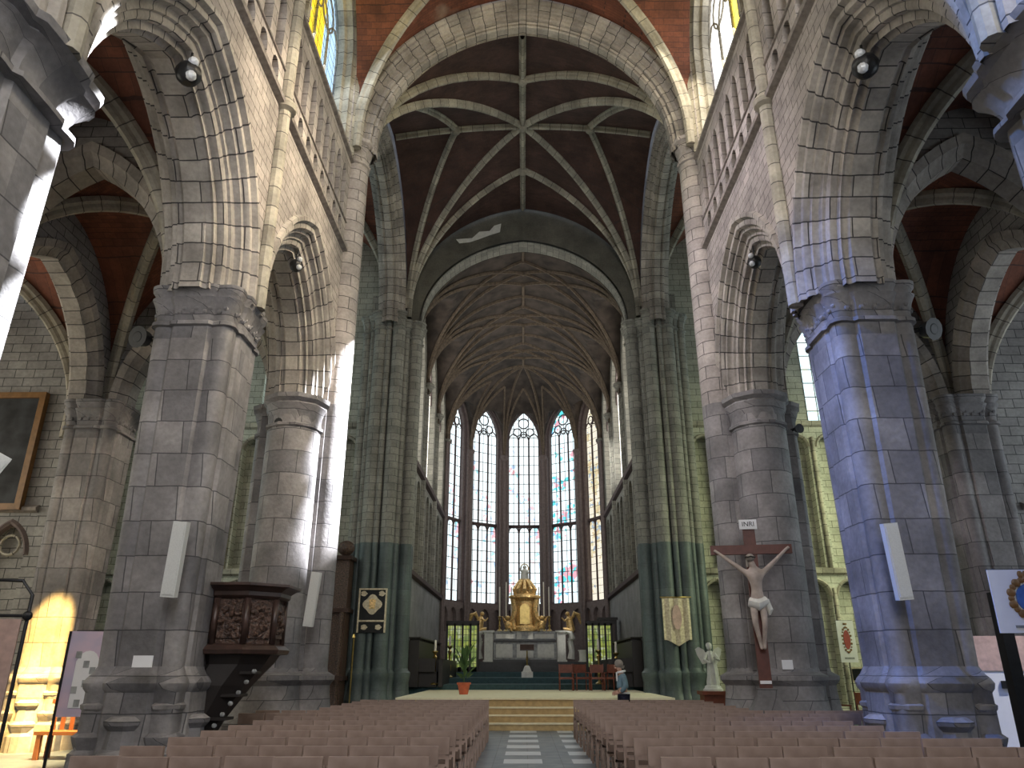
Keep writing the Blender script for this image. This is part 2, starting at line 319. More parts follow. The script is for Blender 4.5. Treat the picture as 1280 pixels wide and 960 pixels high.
def archprof(hd, th):
    """symmetric moulded profile, half depth hd, thickness th"""
    half = [(0,0),(hd*.22,0),(hd*.24,th*.05)] + roll(hd*.24,th*.05, hd*.40,th*.05, .05) + [(hd*.40,th*.05),(hd*.42,th*.20)] + roll(hd*.42,th*.20,hd*.60,th*.34,-.07) + [(hd*.60,th*.34),(hd*.66,th*.36)] + roll(hd*.66,th*.36,hd*.82,th*.52, .06) + [(hd*.82,th*.52),(hd*.84,th*.60)] + roll(hd*.84,th*.60,hd*.97,th*.78,-.06) + [(hd*.97,th*.78),(hd+.01,th*.80),(hd+.07,th*.84),(hd+.07,th*.95),(hd,th)]
    return [(-d, r) for d, r in reversed(half[1:])] + half
def sweep(mb, path, prof, side=None, smooth=False):
    """prof [(a along side, b down)] along 3d path, u,v in metres"""
    path = [Vector(p) for p in path]; P = []; U = []; v = 0
    us = [0]
    for a, b in zip(prof, prof[1:]): us.append(us[-1]+sqrt((a[0]-b[0])**2+(a[1]-b[1])**2))
    for i, p in enumerate(path):
        if i: v += (path[i]-path[i-1]).length
        t = (path[min(i+1,len(path)-1)]-path[max(i-1,0)]).normalized()
        sd = side if side else Vector((0,0,1)).cross(t).normalized()
        up = t.cross(sd)
        if up.z < 0 and abs(up.z) > 1e-6: up = -up
        P.append([p+sd*a-up*b for a, b in prof]); U.append([(u, v) for u in us])
    mb.grid(P, U, smooth)
RIBP = [(-.16,-.06),(-.16,.06),(-.10,.12),(-.09,.2),(-.05,.27),(.05,.27),(.09,.2),(.10,.12),(.16,.06),(.16,-.06)]
def scalep(p, k): return [(a*k, b*k) for a, b in p]

# ------------------------------------------------------------------ vaults
def vault(name, x0, x1, y0, y1, spring, rise, ribs, web='web', ribm='rib', rk=1.0, lunx=None, luny=None, dome=0.0, n=16, extra=(), bosses=((0,0),)):
    """ribs: plan polylines in unit coordinates; lunx/luny = height factor of the arches"""
    cx, cy, hx, hy = (x0+x1)/2, (y0+y1)/2, (x1-x0)/2, (y1-y0)/2
    a = rise if lunx is None else lunx; b = rise if luny is None else luny
    def H(u, v): return spring + max(a*P1(u), b*P1(v)) + dome*(1-u*u)*(1-v*v)
    S = samples(1, n); mb = MB()
    P = [[(cx+hx*u, cy+hy*v, H(u,v)) for u in S] for v in S]
    base = len(mb.v)
    m = len(S)
    for r in P: mb.v += r
    for i in range(m-1):
        for j in range(m-1):
            q = [(i,j),(i,j+1),(i+1,j+1),(i+1,j)]
            uc = abs(S[j]+S[j+1]); vc = abs(S[i]+S[i+1]); al = uc > vc
            # split on the groin so that it is crisp
            same = (S[i]+S[i+1])*(S[j]+S[j+1]) >= 0
            tris = [(q[0],q[1],q[2]),(q[0],q[2],q[3])] if same else [(q[0],q[1],q[3]),(q[1],q[2],q[3])]
            for t in tris:
                mb.f.append(tuple(a_*m+b_ for a_, b_ in t)); mb.sm.append(False)
                mb.u.append([(cx+hx*S[jj]+ (0 if al else P[ii][jj][2]), cy+hy*S[ii]+(P[ii][jj][2] if al else 0)) for ii, jj in t])
    o = mb.build('ceiling', web, kind='structure')
    for pl in ribs:
        pts = []
        for (ua, va), (ub, vb) in zip(pl, pl[1:]):
            k = max(6, int(22*sqrt((ua-ub)**2+(va-vb)**2)/2.8*1.4))
            for i in range(k+1):
                t = i/k
                if abs(ua) == 1 and abs(va) == 1: t = 1-cos(pi/2*t)
                elif abs(ub) == 1 and abs(vb) == 1: t = sin(pi/2*t)
                if pts and i == 0: continue
                pts.append((ua+(ub-ua)*t, va+(vb-va)*t))
        q3 = [(cx+hx*u*.985, cy+hy*v*.985, H(u,v)) for u, v in pts]; sd0 = None
        rb = MB(); sweep(rb, q3, scalep(RIBP, rk))
        for (u, v), q in ((pts[0], q3[0]), (pts[-1], q3[-1])):
            if abs(u) == 1 and abs(v) == 1: rb.tube([(q[0]-.1*u, q[1]-.1*v, q[2]+.35), (q[0]-.1*u, q[1]-.1*v, q[2]-.45)], .15*rk, 8)
        rb.build('rib', ribm, o)
    for u, v in bosses:
        z = H(u,v); bs = MB(); bs.lathe((cx+hx*u, cy+hy*v, z-.36*rk), [(.05,-.03),(.17*rk,0),(.24*rk,.08),(.24*rk,.2),(.15*rk,.3)], 10); bs.build('boss', ribm, o)
    return o, H
X4 = [[(-1,-1),(0,0)],[(1,1),(0,0)],[(-1,1),(0,0)],[(1,-1),(0,0)]]
TN = [[(a,b),(a*.52,0)] for a in (-1,1) for b in (-1,1)] + [[(a,b),(0,b*.52)] for a in (-1,1) for b in (-1,1)]
RIDGE = [[(-1,0),(1,0)],[(0,-1),(0,1)]]
BAY = 5.85; PX = 5.55; WX = 4.78; CAPZ = 7.6; SPR = 15.5
# nave
for k in range(-1, 3):
    vault('nave', -WX, WX, k*BAY, min((k+1)*BAY, 16.95), SPR, 5.2, X4, rk=.85)
# crossing
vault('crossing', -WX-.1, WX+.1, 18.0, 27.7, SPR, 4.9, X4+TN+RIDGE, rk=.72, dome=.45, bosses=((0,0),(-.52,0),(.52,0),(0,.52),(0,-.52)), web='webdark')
# transepts
for sx in (-1, 1):
    for a, b in ((5.6,11),(11,16.5)):
        vault('transept', min(sx*a,sx*b), max(sx*a,sx*b), 18.3, 29, SPR, 4.6, X4, rk=.9)
    for k in range(-1, 3):
        y0, y1 = k*BAY, min((k+1)*BAY, 17.5)
        a, b = 6.1, 10.5
        vault('aisle', min(sx*a,sx*b), max(sx*a,sx*b), y0+.1, y1-.1, CAPZ, 3.9, X4, rk=.9)
        a, b = 11.1, 16.5
        vault('chapel', min(sx*a,sx*b), max(sx*a,sx*b), y0+.1, y1-.1, CAPZ-.3, 3.9, X4, rk=.9)
# choir net vault
NET = X4 + [[(0,-1),(0,-.5)],[(0,.5),(0,1)],[(-1,-1),(-.45,0),(-1,1)],[(1,-1),(.45,0),(1,1)],[(-.45,0),(0,-.5),(.45,0),(0,.5),(-.45,0)],[(-1,-1),(0,-1),(1,-1)]]
CH = [28.9, 33.5, 38.1, 42.8]
for a, b in zip(CH, CH[1:]):
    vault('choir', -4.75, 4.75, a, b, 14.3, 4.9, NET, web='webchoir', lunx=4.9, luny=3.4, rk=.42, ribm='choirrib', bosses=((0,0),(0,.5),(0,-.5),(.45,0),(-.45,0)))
# apse vault
AO = Vector((0,42.8))
AV = [Vector(q) for q in ((4.68,42.8),(3.43,45.1),(1.3,46.6),(-1.3,46.6),(-3.43,45.1),(-4.68,42.8))]
apse_ceiling = None
ac = MB()
for i in range(5):
    A, B = AV[i], AV[i+1]; S = samples(1, 8); T = [1-cos(pi/2*k/10) for k in range(11)]; T = [sin(pi/2*k/10) for k in range(11)]
    P = []; U = []
    for t in T:
        row = []; ur = []
        for s_ in S:
            q = AO + (A*(1-s_)/2+B*(1+s_)/2-AO)*t; z = 14.3+max(4.9*P1(t), 3.4*P1(s_)*t)
            row.append((q.x, q.y, z)); ur.append((s_*1.4, z))
        P.append(row); U.append(ur)
    ac.grid(P, U, False)
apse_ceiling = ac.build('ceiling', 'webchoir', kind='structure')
for q in AV:
    rb = MB(); sweep(rb, [(*(AO+(q-AO)*sin(pi/2*k/14)*.985), 14.3+4.9*P1(sin(pi/2*k/14))) for k in range(15)], scalep(RIBP,.5)); rb.build('rib', 'choirrib', apse_ceiling)
for i in range(5):
    mid = (AV[i]+AV[i+1])/2
    for q in (AV[i], AV[i+1]):
        pts = []
        for k in range(9):
            t = sin(pi/2*k/8); p = q+(AO+(mid-AO)*.5-q)*t; rr = 1-.5*t
            s_ = (1-t); z = 14.3+max(4.9*P1(rr), 3.4*P1(s_)*rr); pts.append((p.x, p.y, z))
        rb = MB(); sweep(rb, pts, scalep(RIBP,.4)); rb.build('rib', 'choirrib', apse_ceiling)

# ------------------------------------------------------------------ floor and outer shell
f = MB(); f.face([(-18,-8,0),(18,-8,0),(18,48,0),(-18,48,0)]); f.build('floor', 'floor', kind='structure')
PW = .72  # opening radius offset
ARW, ARR = 2.02, 2.72
def nave_wall(sx, side):
    F = XP(sx*WX, sx); W = MB(); Wr = MB(); dark = MB()
    back = XP(sx*(WX+1.55), sx)
    arches = []
    for k in range(-1, 3):
        y0, y1 = k*BAY, (k+1)*BAY; c = (y0+y1)/2
        if k == 2: y1 = 17.0; c = (y0+17.5)/2-.05
        w = ARW if k < 2 else ARW-.08
        opening(Wr, F, y0, y1, CAPZ, 11.9, c, min(w+.74, c-y0-.001, y1-c-.001), CAPZ, CAPZ, ARR+.78, 0, n=12)
        opening(Wr, back, y0, y1, CAPZ, 13, c, min(w+.74, c-y0-.001, y1-c-.001), CAPZ, CAPZ, ARR+.78, 0, n=12)
        arches.append((c, w))
        # triforium: 8 lancets over 8 small lights
        n = 8; st = (y1-y0-.5)/n
        opn = []
        W.face([F(y0,11.9,0),F(y0+.25,11.9,0),F(y0+.25,14.7,0),F(y0,14.7,0)]); W.face([F(y1-.25,11.9,0),F(y1,11.9,0),F(y1,14.7,0),F(y1-.25,14.7,0)])
        for i in range(n):
            a = y0+.25+i*st
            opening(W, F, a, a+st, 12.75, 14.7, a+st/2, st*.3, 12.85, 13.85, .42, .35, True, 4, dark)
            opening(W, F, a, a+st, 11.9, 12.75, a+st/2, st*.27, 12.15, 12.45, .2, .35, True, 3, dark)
        # clerestory with splayed deep window
        opening(W, F, y0, y1, 14.7, 21.6, c, 2.15, 14.75, 17.8, 2.5, .7, False, 12)
    st_o = W.build('wall_'+side, 'upper', kind='structure')
    Wr.build('spandrel', 'rubble', st_o); dark.build('triforium_recess', 'tracery', st_o)  # recess backs coloured darker than the wall, shade put into the colour
    for c, w in arches:
        mid = XP(sx*(WX+.775), sx)
        mould(mid, c, w, CAPZ, ARR, archprof(.775,.78), leg=.12).build('arch_moulding', 'vous', st_o)
        mould(F, c, 2.15, 17.8, 2.5, [(.02,.22),(-.08,.20),(-.1,.1),(-.02,.04),(.1,-.04),(.12,-.13),(.3,-.08),(.36,-.16),(.55,-.1)], 12, leg=3.0).build('window_moulding', 'rib', st_o)
    for z, r in ((11.93,.1),(14.72,.07),(12.75,.03)):
        sb = MB(); sb.loft([[(sx*(WX+.02), y, z-r),(sx*(WX-r*1.2), y, z-r*.4),(sx*(WX-r*1.4), y, z+r*.3),(sx*(WX+.02), y, z+r)] for y in (-5.85, 17.0)], smooth=False); sb.build('string_course', 'string', st_o)
    # web of the head above the windows to the vault
    return st_o
wl = nave_wall(-1, 'left'); wr = nave_wall(1, 'right')
# windows
wn = [0]
def window(F, c, w, sill, spring, rise, d, gm, lights=3, trac='tracery', transom=None, bars=True, mw=.05, recess=.0, gmats=None):
    wn[0] += 1
    X = samples(w, 10); g = MB()
    def top(x): return spring+arcz(x, w, rise)
    for a, b in zip(X, X[1:]):
        g.face([F(c+a,sill,d),F(c+b,sill,d),F(c+b,top(b),d),F(c+a,top(a),d)], [(a,0),(b,0),(b,top(b)-sill),(a,top(a)-sill)])
    o = g.build('window_%d' % wn[0], gm, kind='structure')
    t = MB()
    def bar(p, q, r=mw):
        p, q = Vector(p), Vector(q); t.tube([F(p.x,p.y,d-.06), F(q.x,q.y,d-.06)], r, 6)
    for i in range(1, lights):
        x = -w+2*w*i/lights; bar((c+x, sill), (c+x, spring+ (0 if abs(x) > .05*w or lights != 2 else 0)))
    lw = w/lights
    for i in range(lights):
        x = c-w+lw*(2*i+1)
        for lev in ([spring] if transom is None else [spring, transom-.45]):
            pts = [(x+lw*s_, lev-.0+arcz(lw*s_, lw, lw*1.5)) for s_ in (-1,-.8,-.4,0,.4,.8,1)]
            for p, q in zip(pts, pts[1:]): bar(p, q, mw*.7)
    if transom:
        bar((c-w, transom), (c+w, transom), mw*2)
    # head circles
    hz = rise
    def ring(x, z, r, k=14):
        pts = [(x+r*cos(2*pi*j/k), z+r*sin(2*pi*j/k)) for j in range(k+1)]
        for p, q in zip(pts, pts[1:]): bar(p, q, mw*.7)
    r0 = w*.34
    ring(c, spring+hz*.60, r0); ring(c-w*.42, spring+hz*.30, r0*.75); ring(c+w*.42, spring+hz*.30, r0*.75)
    if lights > 2: ring(c, spring+hz*.22, r0*.55)
    e = [(c+x, top(x)) for x in X]; 
    for p, q in zip(e, e[1:]): bar(p, q, mw)
    t.build('tracery', trac, o)
    return o
for sx in (-1, 1):
    for k in range(-1, 3):
        c = (k+.5)*BAY if k < 2 else (2*BAY+17.5)/2-.05
        gm = 'g_yellow' if sx < 0 else 'g_amber'
        window(XP(sx*WX, sx), c, 2.15, 14.75, 17.8, 2.5, .65, gm, 4, 'rib', mw=.04)

# west end and chapel side walls with unseen windows added for light, chapel east walls, transept walls
W = MB(); opening(W, YP(-5.85,-1), -4.9, 4.9, 0, 21.6, 0, 3.4, 6, 14.5, 5, .6, False); 
for sx in (-1,1):
    W.face([(sx*4.9,-5.85,0),(sx*16.6,-5.85,0),(sx*16.6,-5.85,13),(sx*4.9,-5.85,13)])
W.build('wall_back', 'upper', kind='structure')
window(YP(-5.85,-1), 0, 3.4, 6, 14.5, 5, .55, 'g_white', 4)
for sx, side in ((-1,'left'),(1,'right')):
    W = MB()
    for k in range(-1,3):
        c = (k+.5)*BAY if k<2 else 14.6
        opening(W, XP(sx*16.5, sx), k*BAY, min((k+1)*BAY,17.6) if k<2 else 17.6, 0, 12, c, 1.7, 3.8, 6.6, 3, .5, False)
        window(XP(sx*16.5, sx), c, 1.7, 3.8, 6.6, 3, .5, 'g_trans' , 3)
    opening(W, XP(sx*16.5, sx), 17.6, 29.2, 0, 21.6, 23.4, 3.8, 4.5, 13, 6, .5, False)
    W.build('wall_outer_'+side, 'chapel', kind='structure')
    window(XP(sx*16.5, sx), 23.4, 3.8, 4.5, 13, 6, .5, 'g_trans', 4)
    # wall closing the chapels to the east, facing the camera, with a blind arcade
    W = MB(); n = 4; x0, x1 = 10.9, 16.5
    F = (lambda s, z, d, sx=sx: (sx*s, 17.75+d, z))
    W.face([F(x0,5.15,0),F(x1,5.15,0),F(x1,13,0),F(x0,13,0)], [(x0,5.15),(x1,5.15),(x1,13),(x0,13)])
    for i in range(n):
        a = x0+.9+(x1-x0-.9)/n*i; st = (x1-x0-.9)/n
        opening(W, F, a, a+st, 0, 5.15, a+st/2, st*.40, .4, 4.1, .75, .3, True, 6)
    W.face([F(x0,0,0),F(x0+.9,0,0),F(x0+.9,5.15,0),F(x0,5.15,0)])
    W.face([F(x0,0,0),F(x0,0,.6),F(x0,13,.6),F(x0,13,0)])
    W.face([(sx*10.9,18.3,0),(sx*16.5,18.3,0),(sx*16.5,18.3,21.6),(sx*10.9,18.3,21.6)])
    W.face([(sx*5.6,18.3,12.0),(sx*10.9,18.3,12.0),(sx*10.9,18.3,21.6),(sx*5.6,18.3,21.6)])
    o = W.build('wall_chapel_'+side, 'chapel', kind='structure')
    for i in range(n):
        st = (x1-x0-.9)/n; c = x0+.9+st*(i+.5)
        mould(F, c, st*.40, 4.1, .75, [(.1,-.05),(-.02,-.02),(-.06,.04),(-.02,.09),(.02,.12)], 8).build('arch_moulding', 'tracery' if sx<0 else 'rib', o)
        rb = MB(); rb.tube([F(c+.2*st*cos(2*pi*j/12), 4.35+.2*st*sin(2*pi*j/12), .12) for j in range(13)], .035, 6); rb.build('quatrefoil', 'rib', o)
    sb = MB(); sb.loft([[F(x,5.10,.0),F(x,5.14,-.12),F(x,5.22,-.14),F(x,5.3,0)] for x in (x0+.9,x1)], smooth=False); sb.build('string_course', 'string', o)
    # transept east wall facing the camera: blind arcades and windows
    W = MB(); F = (lambda s, z, d, sx=sx: (sx*s, 29.0+d, z))
    def rect(a,b,c_,d_): W.face([F(a,c_,0),F(b,c_,0),F(b,d_,0),F(a,d_,0)], [(a,c_),(b,c_),(b,d_),(a,d_)])
    rect(4.7,6.6,0,21.6)
    opening(W, F, 6.6, 11.0, 10.9, 21.6, 9.15, 1.75, 10.95, 17.2, 2.9, .5, False)
    opening(W, F, 11.0, 16.6, 10.9, 21.6, 13.55, 2.0, 10.95, 17.2, 2.9, .5, False)
    n = 8; st = 10.0/n
    for i in range(n):
        a = 6.6+st*i
        opening(W, F, a, a+st, 5.0, 10.9, a+st/2, st*.36, 5.15, 9.9, .5, .45, True, 6)
        opening(W, F, a, a+st, 0, 5.0, a+st/2, st*.40, .3, 4.1, .6, .45, True, 6)
    o = W.build('wall_transept_'+side, 'transept', kind='structure')
    for i in range(n):
        c = 6.6+st*(i+.5)
        mould(F, c, st*.36, 9.9, .5, [(.1,-.05),(-.02,-.03),(-.07,.03),(-.02,.08)], 8).build('arch_moulding', 'rib', o)
        mould(F, c, st*.40, 4.1, .6, [(.1,-.05),(-.02,-.03),(-.07,.03),(-.02,.08)], 8).build('arch_moulding', 'rib', o)
    cl = MB()
    for i in range(n+1):
        x = sx*(6.6+st*i); cl.tube([(x,28.95,.0),(x,28.95,4.4)], .07, 8); cl.tube([(x,28.95,5.1),(x,28.95,10.3)], .085, 8)
    cl.build('colonnettes', 'rib', o)
    for z in (5.0, 10.85):
        sb = MB(); sb.loft([[F(x,z-.12,0),F(x,z-.06,-.16),F(x,z+.1,-.2),F(x,z+.16,0)] for x in (6.6,16.5)], smooth=False); sb.build('string_course', 'rib', o)
    window(F, 9.15, 1.75, 10.95, 17.2, 2.9, .45, 'g_trans', 4, 'rib', mw=.06)
    window(F, 13.55, 2.0, 10.95, 17.2, 2.9, .45, 'g_trans', 4, 'rib', mw=.06)
# transverse arches in the aisles
def trans_arch(sx, y, x0, x1, top, parent_side):
    F = (lambda s, z, d: (sx*s, y+d, z)); c = (x0+x1)/2; w = (x1-x0)/2
    return F, c, w
for sx, side in ((-1,'left'),(1,'right')):
    n = 0
    for k in range(0, 4):
        y = k*BAY if k < 3 else 17.45
        for (x0, x1, dz) in ((6.35,9.9,0),(11.2,16.1,-.3)):
            if k == 3 and x0 > 11: continue
            F = (lambda s, z, d, y=y: (sx*s, y+d, z)); c = (x0+x1)/2; w = (x1-x0)/2; n += 1
            mb = MB()
            for d in (-.3,.3):
                opening(mb, (lambda s, z, dd, y=y, d=d: (sx*s, y+d, z)), x0-.3, x1+.35, CAPZ+dz, 12.0, c, w+.3, CAPZ+dz, CAPZ+dz, 3.1, 0, n=10)
            o = mb.build('wall_aisle_%s_%d' % (side, n), 'chapel', kind='structure')
            mould(F, c, w, CAPZ+dz, 2.85, [(-.4,.36),(-.36,.18),(-.27,.12),(-.2,-.02),(.2,-.02),(.27,.12),(.36,.18),(.4,.36)], 12).build('arch_moulding', 'vous', o)
    # arches between aisle and outer chapels
    for k in range(-1,3):
        y0, y1 = k*BAY, min((k+1)*BAY,17.5); F = XP(sx*10.8, sx); c = (y0+y1)/2; w = (y1-y0)/2-.8; n += 1
        mb = MB()
        for d in (-.3,.3): opening(mb, (lambda s, z, dd, d=d: (sx*(10.8+d), s, z)), y0, y1, CAPZ-.15, 12.0, c, w+.3, CAPZ-.15, CAPZ-.15, 3.1, 0, n=10)
        o = mb.build('wall_aisle_%s_%d' % (side, n), 'chapel', kind='structure')
        mould(F, c, w, CAPZ-.15, 2.85, [(-.4,.36),(-.36,.18),(-.27,.12),(-.2,-.02),(.2,-.02),(.27,.12),(.36,.18),(.4,.36)], 12).build('arch_moulding', 'vous', o)

# crossing arches
def bigarch(name, F, c, w, spring, rise, prof, mat, wallmat, span, top, holes=None):
    mb = MB(); t = max(r for d, r in prof)
    for d in (-.5, .5):
        opening(mb, (lambda s, z, dd, d=d: F(s, z, d)), c-span, c+span, spring, top, c, min(w+t*.9, span-.01), spring, spring, rise+t*.9, 0, n=14)
    o = mb.build(name, wallmat, kind='structure')
    mould(F, c, w, spring, rise, prof, 20, leg=.25).build('arch_moulding', mat, o)
    return o
bigarch('wall_crossing_front', YP(17.5), 0, 4.2, SPR, 4.45, archprof(.55,.68), 'vous', 'upper', 5.6, 21.7)
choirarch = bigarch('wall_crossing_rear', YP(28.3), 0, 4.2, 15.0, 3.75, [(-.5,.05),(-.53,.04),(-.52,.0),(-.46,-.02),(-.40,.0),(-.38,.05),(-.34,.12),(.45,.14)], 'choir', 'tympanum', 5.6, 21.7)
for sx, side in ((-1,'left'),(1,'right')):
    bigarch('wall_crossing_'+side, XP(sx*5.45, sx), 22.9, 4.2, 15.0, 4.4, archprof(.5,.62), 'vous', 'upper', 6, 21.7)
# worn pale paint patch on the tympanum above the choir arch
pp = [(-2.9,18.95),(-2.2,19.0),(-1.9,19.32),(-1.45,19.35),(-1.25,19.62),(-.95,19.72),(-1.0,19.3),(-1.5,19.12),(-1.9,18.95),(-2.3,18.8),(-2.75,18.75)]
pm = MB(); pm.prism([(x, z-.02) for x, z in pp], lambda a, b, d: (a, 27.775+d, b), 0, .02); pm.build('paint_patch', 'marble', choirarch, label='pale worn patch of old plaster')

# choir walls
for sx, side in ((-1,'left'),(1,'right')):
    F = XP(sx*4.7, sx); W = MB(); low = MB(); n = 0
    low.face([F(28.6,0,0),F(42.8,0,0),F(42.8,5.2,0),F(28.6,5.2,0)], [(28.6,0),(42.8,0),(42.8,5.2),(28.6,5.2)])
    for a, b in zip(CH, CH[1:]):
        c = (a+b)/2; nn = 3; st = (b-a-.6)/nn
        W.face([F(a,5.2,0),F(a+.3,5.2,0),F(a+.3,9.7,0),F(a,9.7,0)]); W.face([F(b-.3,5.2,0),F(b,5.2,0),F(b,9.7,0),F(b-.3,9.7,0)])
        for i in range(nn): opening(W, F, a+.3+i*st, a+.3+(i+1)*st, 5.2, 9.7, a+.3+(i+.5)*st, st*.4, 5.4, 8.9, .5, .25, True, 5)
        opening(W, F, a, b, 9.7, 20.0, c, 1.5, 9.8, 14.6, 2.6, .35, False, 10)
    o = W.build('wall_choir_'+side, 'choir', kind='structure'); low.build('lower_wall', 'plaster', o)
    for a, b in zip(CH, CH[1:]): window(F, (a+b)/2, 1.5, 9.8, 14.6, 2.6, .3, 'g_choir', 3)
    for z in (5.2, 9.72):
        sb = MB(); sb.loft([[F(y,z-.12,0),F(y,z-.06,-.16),F(y,z+.08,-.2),F(y,z+.16,0)] for y in (28.9,42.8)], smooth=False); sb.build('string_course', 'darktrac', o)
    for y in CH[1:]:
        sh = MB()
        for dx, dy, r in ((.06,0,.12),(.1,-.18,.06),(.1,.18,.06)):
            sh.tube([(sx*(4.58+dx), y+dy, 1.0 if y > 40 else 5.25),(sx*(4.58+dx), y+dy, 14.2)], r, 10)
        sh.lathe((sx*4.6, y, 14.0), [(.17,0),(.2,.1),(.3,.25),(.3,.34),(.26,.4)], 10)
        sh.build('respond_shafts', 'choir', o)
# apse walls and windows
aw = MB(); lowa = MB(); apse_parts = []
gms = ['g_warm','g_apse2','g_apse','g_apse','g_apse']
for i in range(5):
    A, B = AV[i], AV[i+1]; L_ = (B-A).length; dr = (B-A)/L_; nm = ((A+B)/2-AO).normalized()
    F = (lambda s, z, d, A=A, dr=dr, nm=nm: (A.x+dr.x*s+nm.x*d, A.y+dr.y*s+nm.y*d, z))
    ww = 1.0
    opening(aw, F, 0, L_, 5.15, 19.8, L_/2, ww, 5.2, 15.5, 2.0, .45, False, 10)
    lowa.face([F(0,0,0),F(L_,0,0),F(L_,3.3,0),F(0,3.3,0)])
    for j in range(3):
        st = L_/3; opening(lowa, F, j*st, (j+1)*st, 3.3, 5.15, (j+.5)*st, st*.36, 3.5, 4.4, .45, .2, True, 5)
    apse_parts.append((F, L_, i))
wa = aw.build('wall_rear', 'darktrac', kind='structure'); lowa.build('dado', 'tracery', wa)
for F, L_, i in apse_parts:
    window(F, L_/2, ww, 5.2, 15.5, 2.0, .4, gms[i], 3, 'darktrac', transom=9.9, mw=.055)
    mould(F, L_/2, 1.0, 15.5, 2.0, [(.0,.2),(-.1,.16),(-.08,.06),(.1,0),(.14,-.06),(.3,-.04)], 12, leg=10.2).build('window_moulding', 'tracery', wa)
for q in AV:
    d = (q-AO).normalized(); sh = MB()
    for k, r in ((0,.15),(-.22,.08),(.22,.08)):
        p = q-d*.1+Vector((-d.y,d.x))*k; sh.tube([(p.x,p.y,1),(p.x,p.y,14.2)], r, 10)
    sh.lathe((q.x-d.x*.1, q.y-d.y*.1, 14.0), [(.16,0),(.2,.1),(.28,.25),(.28,.35),(.2,.4)], 10); sh.build('respond_shafts', 'tracery', wa)

# ------------------------------------------------------------------ piers
def plan(cx, cy, r, lobes, lr, off, n=64, rot=0, oct_=8, amp=1.0):
    out = []
    for k in range(n):
        th = 2*pi*k/n
        a = ((th-rot) % (2*pi/oct_)) - pi/oct_
        rr = r*cos(pi/oct_)/cos(a)*1.03 if oct_ else r
        for la in lobes:      # round shaft on the surface at angle la
            dd = (th-la+pi) % (2*pi)-pi; c0 = r*.97; s_ = c0*sin(dd); 
            if abs(s_) < lr and cos(dd) > 0:
                e = c0*cos(dd)+sqrt(lr*lr-s_*s_)
                rr = max(rr, e)
        out.append((cx+(rr+off)*cos(th), cy+(rr+off)*sin(th)))
    return out
CAPP = [(0,-.95),(.0,-.74),(.045,-.72),(.045,-.66),(.0,-.63),(.01,-.50),(.04,-.36),(.07,-.28),(.09,-.24),(.05,-.22),(.06,-.16),(.10,-.10),(.11,-.02),(.07,0)]
BASEP = [(.11,0),(.11,.36),(.08,.42),(.03,.55),(.02,1.28),(.06,1.33),(.075,1.40),(.04,1.46),(-.02,1.52),(-.08,1.62)]
def pier(x, y, r, label, mat='pier', capk=1.3, top=CAPZ, lobes=(pi/4,3*pi/4,5*pi/4,7*pi/4), lr=.17, rot=pi/8, cols=None, basek=1, name='stone_pier'):
    t = empty(name, (x,y,0), label, 'pier')
    def lf(prof, nm, m, cap=False):
        mb = MB(); mb.loft([[(a,b,z) for a,b in plan(0,0,r,lobes,lr,o_,rot=rot)] for o_, z in prof], smooth=True, cap=cap); return mb.build(nm, m, t)
    lf([(a*basek,b) for a,b in BASEP], 'base', mat, True)
    lf([(-.08,1.6),(0,top-.93)], 'shaft', mat)
    for q in range(8):
        a = pi/4*q; lobe = bool(lobes) and q % 2 == 1; R0 = r*(.93 if lobe else .88); zz = (1.12,.72) if lobe else (.92,.52); rr = lr*1.05 if lobe else .20
        mb = MB(); mb.loft([[(R0*cos(a)+k_*cos(a+pi/8+pi/4*j), R0*sin(a)+k_*sin(a+pi/8+pi/4*j), z) for j in range(8)] for k_, z in ((rr+.12,0),(rr+.12,zz[1]-.22),(rr+.05,zz[1]-.16),(rr+.10,zz[1]-.04),(rr+.11,zz[1]),(rr+.03,zz[1]+.06),(rr,zz[0]-.12),(rr+.06,zz[0]-.05),(rr+.07,zz[0]),(rr-.02,zz[0]+.06))], smooth=False)
        mb.build('shaft_base', mat, t)
    cp = lf([(a*capk, top+z) for a, z in CAPP], 'capital', mat, True)
    fo = MB()   # foliage carved on the bell
    for k in range(64 if capk < 2 else 0):
        q = plan(0,0,r,lobes,lr,.01+.04*(capk-1.3),rot=rot)[k]
        fo.ball((q[0]*.985,q[1]*.985,top-.48+.06*((k*7)%3)), .055, 6, (1,1,.9))
    if fo.v: fo.build('carved_foliage', mat, cp)
    return t
def ordw(k): return ['first','second','third','fourth','fifth','sixth','seventh','eighth','ninth','tenth','eleventh','twelfth','thirteenth','fourteenth','fifteenth','sixteenth'][k]
pier(-PX+.03, BAY*2, .72, 'grey arcade pier behind the carved wooden pulpit, with a white loudspeaker strip')
pier(PX+.15, BAY*2, .72, 'blue-tinted arcade pier between the crucifix and the blue crest banner')
pier(-PX-.08, BAY, .74, 'near arcade pier with a bright sunlit edge, beside the upper left chapel arch', capk=2.6)
pier(PX+.18, BAY, .76, 'near arcade pier whose blue-lit shaft shows at the upper right corner', capk=2.6)
for sx in (-1,1):
    for y in (0, -5.85): pier(sx*PX, y, .76, 'grey arcade pier beside or behind the camera, outside the view', lobes=())['group'] = 'piers outside the view'
    for k, y in ((2,BAY*2),(1,BAY),(0,0)):
        pier(sx*10.8, y, .74, 'grey outer aisle pier nearer than the one in view, outside the picture', lr=.16)['group'] = 'outer aisle piers outside the view'
pier(-10.35, 17.2, .62, 'outer aisle pier with golden sunlight at its foot, right of the dark painting', lr=.17)
pier(10.4, 17.2, .66, 'dark outer aisle pier behind the blue-tinted pier, beside the chapel wall', lr=.17)
